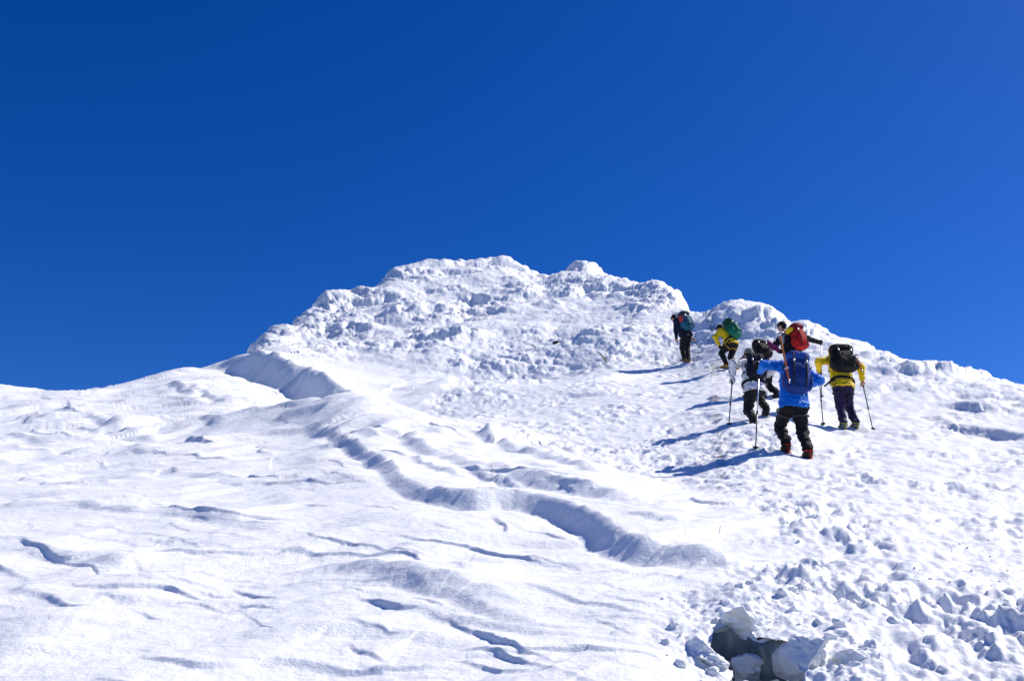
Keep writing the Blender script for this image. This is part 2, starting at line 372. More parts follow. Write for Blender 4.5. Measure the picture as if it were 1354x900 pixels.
# --- thin wind steps of the near snowfield
THIN = [([(185, 667), (210, 671), (236, 677)], .05), ([(238, 690), (258, 692), (280, 696)], .05), ([(160, 715), (200, 717), (230, 721)], .05), ([(262, 717), (300, 717)], .035),
        ([(362, 703), (395, 708), (410, 716), (450, 721), (500, 724), (540, 734), (604, 753)], .06), ([(360, 669), (410, 665), (455, 669)], .045),
        ([(82, 770), (95, 784), (120, 788), (150, 788), (215, 786), (260, 795), (304, 808)], .075), ([(295, 781), (320, 790), (380, 802)], .05), ([(300, 802), (345, 812), (380, 815)], .04),
        ([(462, 795), (490, 804), (530, 813), (580, 816)], .075), ([(588, 787), (640, 785), (684, 778)], .04), ([(555, 815), (600, 826), (640, 843), (670, 862), (715, 876), (748, 893)], .08),
        ([(580, 858), (630, 860), (680, 876), (735, 897)], .07), ([(255, 632), (330, 632), (395, 636)], .07), ([(780, 778), (810, 785), (836, 796)], .035), ([(690, 775), (730, 770), (760, 772)], .025),
        ([(100, 796), (140, 798), (170, 806)], .03), ([(150, 812), (190, 818), (225, 832)], .03), ([(545, 690), (580, 697), (620, 710)], .025), ([(455, 660), (500, 668), (545, 684)], .035),
        ([(640, 735), (700, 742), (760, 752), (800, 756)], .03), ([(650, 840), (720, 835), (800, 838)], .03), ([(560, 765), (590, 772), (615, 772)], .025), ([(0, 642), (30, 645), (60, 645)], .05),
        ([(20, 588), (60, 590), (90, 594)], .05), ([(375, 640), (400, 645), (440, 648)], .04), ([(690, 700), (730, 705), (765, 716)], .04), ([(765, 820), (800, 832), (840, 850)], .03)]
for k, (pl, h) in enumerate(THIN): scarp(pl, h=h * (0.34 if pl[-1][0] - pl[0][0] > 70 else 0.2), w=0.03, L=0.40, h2=h * 0.15, L2=0.15, rag=0.14, taper=0.5, seed=60 + k)
rgf = random.Random(4)
for k in range(36):                                   # many faint layered wind edges
    x0 = rgf.uniform(-60, 860); y0 = rgf.uniform(575, 895)
    if x0 > 430 and y0 < 690 + (x0 - 500) * 0.15: continue
    ln = rgf.uniform(50, 190); sl = rgf.uniform(-0.12, 0.22) + 0.00025 * (x0 - 200); am = rgf.uniform(3, 9); ph = rgf.uniform(0, 6)
    pl = [(x0 + ln * t, y0 + ln * t * sl + am * math.sin(ph + 4 * t)) for t in (0, 0.2, 0.4, 0.6, 0.8, 1.0)]
    scarp(pl, fine=1, h=rgf.choice((0.006, 0.009, 0.012, 0.017)), w=0.03, L=rgf.uniform(0.15, 0.5), h2=0.003, L2=0.15, rag=0.2, taper=0.5, seed=200 + k, vary=0.8)
for k in range(20):                                   # long soft wind ridges
    x0 = rgf.uniform(-150, 560); y0 = rgf.uniform(548, 880); ln = rgf.uniform(180, 460); sl = rgf.uniform(-0.10, 0.16) + 0.0003 * (x0 - 100)
    if x0 + ln * 0.6 > 430 and y0 < 700: continue
    am = rgf.uniform(5, 16); ph = rgf.uniform(0, 6)
    pl = [(x0 + ln * t, y0 + ln * t * sl + am * math.sin(ph + 5 * t)) for t in (0, 0.17, 0.33, 0.5, 0.67, 0.83, 1.0)]
    hh = rgf.uniform(0.02, 0.05) * (1 if y0 > 680 else 1.8)
    scarp(pl, fine=1, h=hh, w=hh * 4.0, L=rgf.uniform(0.35, 0.9), h2=hh * 0.2, L2=0.2, rag=0.12, taper=0.5, seed=400 + k, vary=0.6)
mound(40, 830, 0.5, 0.25, 0.05, 0.5); mound(10, 870, 0.25, 0.5, 0.05)
mound(1002, 895, 0.36, 0.50, -0.18); mound(1012, 800, 0.35, 0.32, 0.12)
# --- scuffed, streaked snow at the right
RS = [([(1078, 768), (1110, 784), (1150, 800), (1180, 806)], .10), ([(1090, 790), (1130, 806), (1168, 818)], .08), ([(1225, 806), (1262, 836), (1300, 870), (1330, 896)], .12), ([(1275, 812), (1320, 830), (1354, 852), (1390, 860)], .15),
      ([(1165, 785), (1200, 792), (1230, 800)], .07), ([(1245, 776), (1270, 780), (1300, 782)], .07), ([(1020, 740), (1070, 742), (1130, 748)], .06), ([(1195, 560), (1250, 566), (1310, 574), (1380, 582)], .30),
      ([(1225, 532), (1270, 540), (1330, 548)], .28), ([(1160, 520), (1185, 512), (1210, 512)], .3), ([(890, 530), (940, 526), (990, 530)], .12), ([(760, 505), (810, 500), (870, 492)], .3), ([(730, 520), (790, 522), (850, 515)], .2),
      ([(1080, 830), (1120, 850), (1165, 880)], .06), ([(1160, 850), (1200, 870), (1240, 898)], .06), ([(640, 505), (700, 500), (760, 492)], .3), ([(560, 512), (600, 505), (660, 498)], .25)]
for k, (pl, h) in enumerate(RS): scarp(pl, h=h * (0.28 if pl[0][1] > 700 else 0.38), w=h * 1.0, L=h * 4, h2=h * 0.25, L2=h * 2, rag=0.12, taper=0.45, seed=110 + k)


# boot prints of the rope of climbers
def prints(route, n, seed):
    rg_ = random.Random(seed); ln = resample(smooth_line(hits(route), 2), n)
    for k in range(1, n - 1):
        d_ = unit2(ln[k + 1] - ln[k - 1]); nn = np.array((-d_[1], d_[0])); c = ln[k] + nn * (0.13 if k % 2 else -0.13) + np.array((rg_.uniform(-.05, .05), rg_.uniform(-.05, .05)))
        FEATS.append(dict(kind='mound', print=1, c=c, rx=0.08, ry=0.14, h=-rg_.uniform(0.04, 0.07), rot=math.atan2(d_[1], d_[0]) - math.pi / 2))
        FEATS.append(dict(kind='mound', print=1, c=c - d_ * 0.2 + nn * rg_.uniform(-.06, .06), rx=0.07, ry=0.06, h=rg_.uniform(0.02, 0.05), rot=0))
def unit2(v): return v / (np.linalg.norm(v) + 1e-9)
prints([(1290, 899), (1180, 790), (1110, 690), (1068, 625), (1056, 606)], 24, 1)
prints([(1200, 899), (1150, 780), (1135, 680), (1128, 610), (1122, 570)], 26, 2)
prints([(1040, 600), (1012, 572), (1000, 556), (990, 525), (966, 492), (935, 484), (910, 478)], 44, 3)
prints([(1060, 720), (1020, 650), (1008, 600), (1002, 562)], 20, 4)
# zone lines of the slope
def zone(pts):
    p = hits(pts); o = np.argsort(p[:, 1]); return p[o]
TRACK = zone([(880, 899), (875, 850), (905, 800), (990, 765), (1040, 730), (1020, 690), (960, 662), (880, 645), (800, 622), (700, 590), (610, 560), (560, 530), (600, 500)])
def track_mask(x, y):
    xb = np.interp(y, TRACK[:, 1], TRACK[:, 0])
    return sstep(-0.25, 0.35, x - xb + 0.35 * perlin2(x * 1.3, y * 1.3, 77)) * sstep(44, 36, y)
def rime_mask(x, y):
    # the frosted summit mass and the frosted rib to the right of the notch
    yb = np.interp(x / np.maximum(y, 1), [-0.5, -0.34, -0.2, -0.1, 0.0, 0.08, 0.16, 0.2, 0.235, 0.30, 0.36, 0.44, 0.55, 0.7],
                   [60, 39, 36, 34.5, 34.5, 35, 36, 36, 34.5, 30.5, 27, 24.5, 22.5, 21])
    return sstep(-3.0, 2.5, y - yb + 2.0 * perlin2(x * 0.25, y * 0.25, 31)) * sstep(130, 85, y)
def fine_z(x, y, dens, lod):
    tm = track_mask(x, y) * dens; rm = rime_mask(x, y) * dens
    sm = (1 - tm) * (1 - rm) * dens
    z = 0.05 * fbm2(x * 0.4, y * 0.4, 2, 3) * dens
    # wind crust: long ripples running with the wind, shallow steps
    wx = x * 0.86 + y * 0.5; wy = -x * 0.5 + y * 0.86
    wx = wx + 0.35 * perlin2(x * 0.5, y * 0.5, 8); wy = wy + 0.25 * perlin2(x * 0.6, y * 0.6, 9)
    far = sstep(6, 22, y)
    z = z + sm * (0.026 * fbm2(wx * 0.45, wy * 1.3, 3, 11, 0.5, lod, 1.3) * (1 + far) + 0.007 * fbm2(wx * 1.4, wy * 5, 4, 15, 0.55, lod, 5) + 0.012 * fbm2(wx * 0.9, wy * 3.0, 2, 18, 0.5, lod, 3))
    z = z + sm * 0.0035 * fbm2(x * 6, y * 6, 3, 19, 0.6, lod, 6)
    st = fbm2(wx * 0.35 + 4, wy * 1.1, 3, 21, 0.5, lod, 1.1)
    z = z + sm * (0.02 + 0.08 * far) * sstep(-0.1, 0.3, st) * sstep(1.0, 0.3, st)
    sa = fbm2(wx * 0.8 + 14, wy * 3.0, 3, 23, 0.5, lod, 3.0)      # small flat-topped wind steps
    z = z + sm * 0.014 * sstep(0.12, 0.2, sa) * sstep(0.45, 0.18, lod * 9) * sstep(-0.2, 0.3, perlin2(x * 0.4, y * 0.4, 25))
    # trodden snow: boot holes, clods, scuffs
    q = lambda f: sstep(1.4, 0.6, lod * f)
    f1 = worley2(x * 2.3 + 0.3 * perlin2(x * 3, y * 3, 46), y * 2.0, 41); f2 = worley2(x * 5.2 + 3, y * 4.6, 42); f3 = worley2(x * 11, y * 10, 43)
    patch = 0.35 + 0.65 * sstep(-0.3, 0.4, fbm2(x * 0.6, y * 0.6, 2, 51))
    z = z + tm * patch * (0.045 * sstep(0.1, 0.6, f1) - 0.03 + q(5) * 0.042 * (0.5 - f2) + q(11) * 0.044 * (0.5 - f3) + 0.048 * fbm2(x * 3, y * 3, 4, 44, 0.65, lod, 3) + 0.038 * fbm2(x * 14, y * 14, 3, 45, 0.6, lod, 14))
    return z
def rime_disp(P, rm, lod):
    """cauliflower frost: rounded lumps growing out of the face"""
    warp = np.stack([perlin3(P * 0.45, 61), perlin3(P * 0.45 + 9, 62), perlin3(P * 0.45 - 7, 63)], 1) * 0.6
    Q = P + warp
    Q = Q * np.array([1, 0.8, 1.35])
    amp = 0.36 + 0.64 * sstep(-0.30, 0.30, perlin3(P * np.array([0.16, 0.2, 0.55]) + 3, 64) + 0.6 * perlin3(P * 0.6, 66))
    b = lambda f: np.clip(1 - f * f * 1.15, -0.4, 1)
    q = lambda f: sstep(1.5, 0.7, lod * f)
    d = 0.42 * b(worley3(Q * 0.55, 71)) + 0.21 * b(worley3(Q * 1.25, 72)) * q(1) + 0.09 * b(worley3(Q * 2.7, 73)) * q(2.2) + 0.06 * b(worley3(Q * 5.6, 74)) * q(4.5) + 0.28 * np.abs(perlin3(P * np.array([0.22, 0.3, 0.95]) + 5, 75))
    d = d + 0.45 * perlin3(P * 0.3, 65) + 0.16 * perlin3(P * np.array([1.2, 1.2, 2.2]), 67) + 0.09 * perlin3(P * 3.3, 68) * q(2.5) + 0.05 * perlin3(P * 7, 69) * q(5)
    return rm * amp * (d - 0.45)

HOLE = hits([(1003, 862)])[0]
def hole_q(x, y):
    a = np.arctan2(y - HOLE[1], x - HOLE[0])
    rr = 1 + 0.18 * np.sin(3 * a + 1) + 0.1 * np.sin(5 * a)
    return np.sqrt(((x - HOLE[0]) / 0.21) ** 2 + ((y - HOLE[1]) / 0.50) ** 2) / rr

def build_terrain():
    dense = np.linspace(math.atan(-0.74), math.atan(0.86), 1290)
    rest = np.linspace(math.atan(0.86), 2 * math.pi + math.atan(-0.74), 74)[1:-1]
    th = np.concatenate([dense, rest])
    nd = len(dense)
    # rows follow the visible relief so that steep faces get enough of them
    sub = dense[::6]; rf = np.exp(np.linspace(math.log(3.6), math.log(90), 1700))
    Zb = base_z(np.sin(sub)[:, None] * rf[None], np.cos(sub)[:, None] * rf[None])
    half = dense[::2]; NR = 1000; Rh = np.zeros((len(half), NR)); kk = np.hanning(5); kk /= kk.sum()
    for c0 in range(0, len(half), 118):
        cc = half[c0:c0 + 118]
        X = np.sin(cc)[:, None] * rf[None]; Y = np.cos(cc)[:, None] * rf[None]
        fi = np.clip(np.interp(cc, sub, np.arange(len(sub))), 0, len(sub) - 1.001); i0 = fi.astype(int); fr = (fi - i0)[:, None]
        Z = Zb[i0] * (1 - fr) + Zb[i0 + 1] * fr + feat_z(X.ravel(), Y.ravel(), False).reshape(X.shape)
        e = np.arctan2(Z, rf[None])
        ds = np.sqrt(np.diff(e, axis=1) ** 2 + (0.18 * np.diff(np.log(rf))[None]) ** 2)
        ds[:, rf[1:] > 66] *= 0.25
        ds = np.apply_along_axis(lambda v: np.convolve(v, kk, 'same'), 1, ds)
        cum = np.concatenate([np.zeros((len(cc), 1)), np.cumsum(ds, 1)], 1)
        for i, c in enumerate(cum): Rh[c0 + i] = np.interp(np.linspace(0, c[-1], NR), c, rf)
    kk = np.hanning(9)[1:-1]; kk /= kk.sum(); Rp = np.pad(np.log(Rh), ((3, 3), (0, 0)), mode='edge')
    Rh = np.exp(sum(kk[i] * Rp[i:i + len(half)] for i in range(7)))
    fi = np.clip(np.interp(dense, half, np.arange(len(half))), 0, len(half) - 1.001); i0 = fi.astype(int); fr = (fi - i0)[:, None]
    R = Rh[i0] * (1 - fr) + Rh[i0 + 1] * fr
    # the coarse rest of the mountain round and behind the camera
    edge = 0.5 * (R[0] + R[-1])
    t = np.minimum(np.arange(1, len(rest) + 1), np.arange(len(rest), 0, -1)) / 6.0
    t = np.clip(t, 0, 1)[:, None]
    nearest = np.where((np.arange(len(rest)) < len(rest) / 2)[:, None], R[-1][None], R[0][None])
    R = np.concatenate([R, nearest * (1 - t) + edge[None] * t], 0)
    inner = np.array([0.15, 0.5, 1.0, 1.6, 2.2, 2.8, 3.2])
    outer = np.array([95, 105, 120, 150, 200, 300, 500, 900, 1700, 3000.])
    R = np.concatenate([np.repeat(inner[None], len(th), 0), R, np.repeat(outer[None], len(th), 0)], 1)
    nr = R.shape[1]
    X = (np.sin(th)[:, None] * R).ravel(); Y = (np.cos(th)[:, None] * R).ravel()
    dens = np.zeros((len(th), nr)); dens[:nd] = sstep(0, 12, np.minimum(np.arange(nd), np.arange(nd)[::-1]).astype(float))[:, None]
    dens *= sstep(3.3, 4.2, R) * sstep(110, 80, R)
    dens = dens.ravel()
    Z = base_z(X, Y) + feat_z(X, Y)
    m = dens > 0
    lod = np.abs(np.gradient(R, axis=1)).ravel()
    Z[m] += fine_z(X[m], Y[m], dens[m], lod[m])
    P = np.stack([X, Y, Z], 1)
    G = P.reshape(len(th), nr, 3)
    dv = np.gradient(G, axis=0); dr = np.gradient(G, axis=1)
    N = np.cross(dv.reshape(-1, 3), dr.reshape(-1, 3)); N /= np.linalg.norm(N, axis=1)[:, None] + 1e-12
    N[N[:, 2] < 0] *= -1
    # steady growth direction: smooth slope normal mixed with straight towards the wind
    g = np.array([0.0, -0.35, 0.9]); Nn = 0.5 * N + 0.5 * g; Nn /= np.linalg.norm(Nn, axis=1)[:, None]
    rm = rime_mask(X, Y) * dens
    k = np.nonzero(rm > 0.01)[0]
    P[k] += Nn[k] * rime_disp(P[k], rm[k], lod[k])[:, None]
    i = np.arange(len(th))[:, None]; j = np.arange(nr - 1)[None]
    i2 = (i + 1) % len(th)
    Q = np.stack([i * nr + j, i * nr + j + 1, i2 * nr + j + 1, i2 * nr + j], -1).reshape(-1, 4)
    Q = Q[:, ::-1]
    hq = hole_q(X, Y)
    Q = Q[~(hq[Q] < 1).all(axis=1)]
    o = mesh_np('snow_slope', P, Q, SNOW)
    o['kind'] = 'structure'
    del o['_base']
    return P, th, nr, nd, R
TP, TTH, TNR, TND, TR = build_terrain()
def ground(x, y):
    """height of the finished snow surface at a place"""
    th = math.atan2(x, y); r = math.hypot(x, y)
    c = int(round(np.interp(th, TTH[:TND], np.arange(TND))))
    j = int(np.argmin(np.abs(TR[c] - r)))
    return float(TP[c * TNR + j, 2])
# ------------------------------------------------------------------ shape builders
def proj(P):
    P = np.asarray(P, float); v = P[1] * CP + P[2] * SP; h = -P[1] * SP + P[2] * CP
    return 677 + FPX * P[0] / v, 450 - FPX * h / v
def tube(points, radii, seg=8, flat=None, closed_tip=True):
    p = np.array(points, float); r = np.broadcast_to(np.asarray(radii, float), (len(p),)).copy()
    if closed_tip:
        p = np.concatenate([p[:1], p, p[-1:]]); r = np.concatenate([[1e-4], r, [1e-4]])
    V = []; t0 = None
    a = np.arange(seg) * 2 * math.pi / seg
    for i in range(len(p)):
        lo, hi = max(i - 2, 0), min(i + 2, len(p) - 1)
        t = unit(p[hi] - p[lo])
        if t0 is None:
            ref = np.array((0, 0, 1.)) if abs(t[2]) < 0.9 else np.array((1., 0, 0))
            e1 = unit(np.cross(t, ref))
        else: e1 = unit(e1 - t * (e1 @ t))
        t0 = t; e2 = np.cross(t, e1)
        off = (np.cos(a)[:, None] * e1 + np.sin(a)[:, None] * e2) * r[i]
        if flat is not None:
            ax, k = flat; ax = unit(ax); off = off - ax[None] * (off @ ax)[:, None] * (1 - k)
        V.append(p[i] + off)
    V = np.concatenate(V); m = len(p)
    i = np.arange(m - 1)[:, None]; j = np.arange(seg)[None]
    Q = np.stack([i * seg + j, i * seg + (j + 1) % seg, (i + 1) * seg + (j + 1) % seg, (i + 1) * seg + j], -1).reshape(-1, 4)
    return V, Q
def join(*vq):
    V = []; Q = []; n0 = 0
    for v, q in vq: V.append(v); Q.append(q + n0); n0 += len(v)
    return np.concatenate(V), np.concatenate(Q)
_CS = {}
def cube_sphere(res):
    if res in _CS: return _CS[res]
    pts = {}; V = []; Q = []
    def vid(x, y, z):
        k = (x, y, z)
        if k not in pts: pts[k] = len(V); V.append((x, y, z))
        return pts[k]
    for ax in range(3):
        for s in (0, res):
            for i in range(res):
                for j in range(res):
                    q = []
                    for (a, b) in ((i, j), (i + 1, j), (i + 1, j + 1), (i, j + 1)):
                        c = [0, 0, 0]; c[ax] = s; c[(ax + 1) % 3] = a; c[(ax + 2) % 3] = b; q.append(vid(*c))
                    Q.append(q if s else q[::-1])
    V = np.array(V, float) / res * 2 - 1
    V = np.tan(V * math.pi / 4)
    V = V / np.linalg.norm(V, axis=1)[:, None]
    _CS[res] = (V, np.array(Q)); return _CS[res]
def superell(c, axes, half, n=3.5, res=10, noise=0.0, nscale=10.0, seed=0, taper=0.0):
    S, Q = cube_sphere(res)
    k = (np.abs(S) ** n).sum(1) ** (1.0 / n)
    D = S / k[:, None]
    D = D.copy(); D[:, 0] *= 1 + taper * D[:, 2]
    L = D * np.array(half)
    V = c + L @ np.array(axes)
    if noise:
        nn = unit_rows((S / np.array(half)) @ np.array(axes))
        V = V + nn * (noise * (perlin3(V * nscale, seed) + 0.5 * perlin3(V * nscale * 2.3, seed + 1)))[:, None]
    return V, Q
def unit_rows(a): return a / (np.linalg.norm(a, axis=1)[:, None] + 1e-12)

# --- soft shapes: blended tapered limbs turned into one continuous surface
def rc(a, b, ra, rb, k=0.05): return ('rc', np.array(a, float), np.array(b, float), ra, rb, k)
def el(c, axes, half, k=0.04): return ('el', np.array(c, float), np.array(axes, float), np.array(half, float), k)
def soft_mesh(prims, h, fine=(), cuts=(), wrinkle=0.0, wscale=(9, 9, 13), seed=0):
    lo = np.full(3, 1e9); hi = -lo
    for p in prims:
        if p[0] == 'rc':
            r = max(p[3], p[4]); lo = np.minimum(lo, np.minimum(p[1], p[2]) - r); hi = np.maximum(hi, np.maximum(p[1], p[2]) + r)
        else:
            r = p[3].max(); lo = np.minimum(lo, p[1] - r); hi = np.maximum(hi, p[1] + r)
    lo -= 0.04; hi += 0.04
    ax = []
    for d in range(3):
        c = np.arange(lo[d], hi[d] + h, h)
        for (fc, fh, fs) in fine:
            a, b = fc[d] - fh, fc[d] + fh
            c = np.concatenate([c[(c < a - fs * .5) | (c > b + fs * .5)], np.arange(max(a, lo[d]), min(b, hi[d]), fs)])
        c = np.unique(c); keep = np.concatenate([[True], np.diff(c) > 1e-4]); ax.append(c[keep])
    F = np.full([len(a) for a in ax], 1.0, np.float32)
    pad = 0.07
    for p in prims:
        if p[0] == 'rc': r = max(p[3], p[4]); l = np.minimum(p[1], p[2]) - r - pad; u = np.maximum(p[1], p[2]) + r + pad
        else: r = p[3].max(); l = p[1] - r - pad; u = p[1] + r + pad
        i0 = [int(np.searchsorted(ax[d], l[d])) for d in range(3)]; i1 = [int(np.searchsorted(ax[d], u[d])) for d in range(3)]
        X = ax[0][i0[0]:i1[0]][:, None, None]; Y = ax[1][i0[1]:i1[1]][None, :, None]; Z = ax[2][i0[2]:i1[2]][None, None]
        if p[0] == 'rc':
            b = p[2] - p[1]; l2 = b @ b + 1e-12
            t = np.clip(((X - p[1][0]) * b[0] + (Y - p[1][1]) * b[1] + (Z - p[1][2]) * b[2]) / l2, 0, 1)
            d = np.sqrt((X - p[1][0] - t * b[0]) ** 2 + (Y - p[1][1] - t * b[1]) ** 2 + (Z - p[1][2] - t * b[2]) ** 2) - (p[3] + t * (p[4] - p[3])); k = p[5]
        else:
            q = 0
            for a, hf in zip(p[2], p[3]): q = q + (((X - p[1][0]) * a[0] + (Y - p[1][1]) * a[1] + (Z - p[1][2]) * a[2]) / hf) ** 2
            d = (np.sqrt(q) - 1) * p[3].min(); k = p[4]
        s = F[i0[0]:i1[0], i0[1]:i1[1], i0[2]:i1[2]]
        hh = np.clip(0.5 + 0.5 * (s - d) / k, 0, 1)
        F[i0[0]:i1[0], i0[1]:i1[1], i0[2]:i1[2]] = s * (1 - hh) + d * hh - k * hh * (1 - hh)
    for (p0, nn) in cuts:
        F = np.maximum(F, ((ax[0] - p0[0]) * nn[0])[:, None, None] + ((ax[1] - p0[1]) * nn[1])[None, :, None] + ((ax[2] - p0[2]) * nn[2])[None, None])
    F[0] = F[-1] = 1; F[:, 0] = F[:, -1] = 1; F[:, :, 0] = F[:, :, -1] = 1
    neg = F < 0
    cnt = sum(neg[i:F.shape[0] - 1 + i, j:F.shape[1] - 1 + j, k:F.shape[2] - 1 + k].astype(np.int8) for i in (0, 1) for j in (0, 1) for k in (0, 1))
    ci = np.nonzero((cnt > 0) & (cnt < 8))
    idx = np.full(cnt.shape, -1, np.int32); idx[ci] = np.arange(len(ci[0]))
    acc = np.zeros((len(ci[0]), 3)); num = np.zeros(len(ci[0]))
    for a in range(3):
        for o in ((0, 0), (0, 1), (1, 0), (1, 1)):
            c0 = [0, 0, 0]; c0[(a + 1) % 3], c0[(a + 2) % 3] = o; c1 = list(c0); c1[a] = 1
            A0 = tuple(ci[d] + c0[d] for d in range(3)); A1 = tuple(ci[d] + c1[d] for d in range(3))
            f0 = F[A0]; f1 = F[A1]; m = (f0 < 0) != (f1 < 0)
            t = np.where(m, f0 / np.where(m, f0 - f1, 1), 0)
            for d in range(3):
                x0 = ax[d][A0[d]]; x1 = ax[d][A1[d]]
                acc[:, d] += np.where(m, x0 + t * (x1 - x0), 0)
            num += m
    V = acc / num[:, None]
    Qs = []
    for a in range(3):
        b, c = (a + 1) % 3, (a + 2) % 3
        sl0 = [slice(1, -1)] * 3; sl1 = [slice(1, -1)] * 3
        sl0[a] = slice(0, -1); sl1[a] = slice(1, None)
        n0 = neg[tuple(sl0)]; n1 = neg[tuple(sl1)]
        e = np.nonzero(n0 != n1); inside = n0[e]
        g = [e[0].copy(), e[1].copy(), e[2].copy()]
        for d in range(3):
            if d != a: g[d] = g[d] + 1
        def cell(db, dc):
            q = [None] * 3; q[a] = g[a]; q[b] = g[b] + db; q[c] = g[c] + dc; return idx[tuple(q)]
        q = np.stack([cell(-1, -1), cell(0, -1), cell(0, 0), cell(-1, 0)], 1)
        q[~inside] = q[~inside][:, ::-1]; Qs.append(q)
    Q = np.concatenate(Qs)
    if wrinkle:
        N = np.zeros_like(V); fn = np.cross(V[Q[:, 2]] - V[Q[:, 0]], V[Q[:, 3]] - V[Q[:, 1]])
        for c in range(4): np.add.at(N, Q[:, c], fn)
        N = unit_rows(N)
        w = perlin3(V * np.array(wscale), seed) + 0.45 * perlin3(V * np.array(wscale) * 2.4, seed + 1)
        V = V + N * (wrinkle * (np.abs(w) * 1.6 - 0.5))[:, None]
    return V, Q

SKIN = fabric('skin', (0.55, 0.33, 0.24), rough=0.5, var=0.12, bump=0.05, sheen=0)
HAIR = fabric('dark_hair', (0.02, 0.015, 0.012), rough=0.5)
BLACK = fabric('black_cloth', (0.012, 0.012, 0.015), rough=0.7, var=0.4)
SOLE = fabric('rubber_sole', (0.02, 0.02, 0.02), rough=0.6)
EYE = fabric('eye', (0.03, 0.02, 0.015), rough=0.2, var=0.0, bump=0.0)
STEEL = metal('steel', (0.55, 0.56, 0.58)); ALU = metal('dark_aluminium', (0.10, 0.10, 0.11), 0.4); LIGHTALU = metal('light_aluminium', (0.62, 0.63, 0.66), 0.4)
STRAPC = fabric('webbing', (0.018, 0.018, 0.02), rough=0.8)
UP = np.array((0, 0, 1.0))

def ik(a, c, l1, l2, hint):
    d = c - a; L = np.linalg.norm(d)
    if L > (l1 + l2) * 0.995: s = L / ((l1 + l2) * 0.995); l1 *= s; l2 *= s
    x = (l1 * l1 - l2 * l2 + L * L) / (2 * L); hgt = math.sqrt(max(l1 * l1 - x * x, 0))
    u = d / L; v = np.asarray(hint, float); v = unit(v - u * (v @ u))
    return a + u * x + v * hgt
def hand_prims(H, wrist, axis, side, grow=0.0, kf=0.008):
    """palm, four bent fingers and a thumb closed on a shaft through H"""
    a = unit(axis); p = H - wrist; p = unit(p - a * (p @ a)); q = np.cross(a, p) * side
    g = grow; pr = []
    pc = H + q * 0.026 - p * 0.035
    for o in (0.026, 0.0, -0.024): pr.append(rc(pc + a * o - p * 0.03, pc + a * o * 1.15 + p * 0.04, 0.016 + g, 0.014 + g, 0.012))
    pr.append(rc(wrist, pc - p * 0.03, 0.030 + g, 0.027 + g, 0.02))
    for o, ln in ((0.035, 0.95), (0.012, 1.08), (-0.011, 1.0), (-0.033, 0.78)):
        k0 = pc + a * o * 1.1 + p * 0.045; k1 = H + a * o + p * 0.038 * ln + q * 0.016; k2 = H + a * o + p * 0.028 * ln - q * 0.022 * ln; k3 = H + a * o - p * 0.004 - q * 0.030 * ln
        pr += [rc(k0, k1, 0.0098 + g, 0.0090 + g, kf), rc(k1, k2, 0.0090 + g, 0.0082 + g, kf), rc(k2, k3, 0.0082 + g, 0.0070 + g, kf)]
    t0 = pc - p * 0.03 + a * 0.030; t1 = H - p * 0.024 + a * 0.050 - q * 0.004; t2 = H + p * 0.006 + a * 0.048 - q * 0.030
    pr += [rc(t0, t1, 0.014 + g, 0.011 + g, 0.01), rc(t1, t2, 0.011 + g, 0.0088 + g, 0.008)]
    return pr
def head_prims(c, f, u, g=0.0):
    r = np.cross(f, u); A3 = [r, f, u]
    pr = [el(c + u * 0.025 - f * 0.012, A3, (0.076 + g, 0.094 + g, 0.092 + g), 0.02), el(c - u * 0.03 + f * 0.018, A3, (0.062, 0.072, 0.090), 0.03),
          rc(c - u * 0.085 + f * 0.060, c - u * 0.075 + f * 0.035, 0.026, 0.040, 0.03), rc(c + u * 0.012 + f * 0.088, c - u * 0.028 + f * 0.106, 0.009, 0.014, 0.012),
          rc(c + u * 0.026 + f * 0.078 - r * 0.035, c + u * 0.026 + f * 0.078 + r * 0.035, 0.014, 0.014, 0.015),
          rc(c - u * 0.055 + f * 0.088 - r * 0.018, c - u * 0.055 + f * 0.088 + r * 0.018, 0.007, 0.007, 0.006)]
    for s in (-1, 1): pr.append(el(c + r * s * 0.074 - f * 0.008 - u * 0.004, A3, (0.012, 0.020, 0.030), 0.01))
    return pr

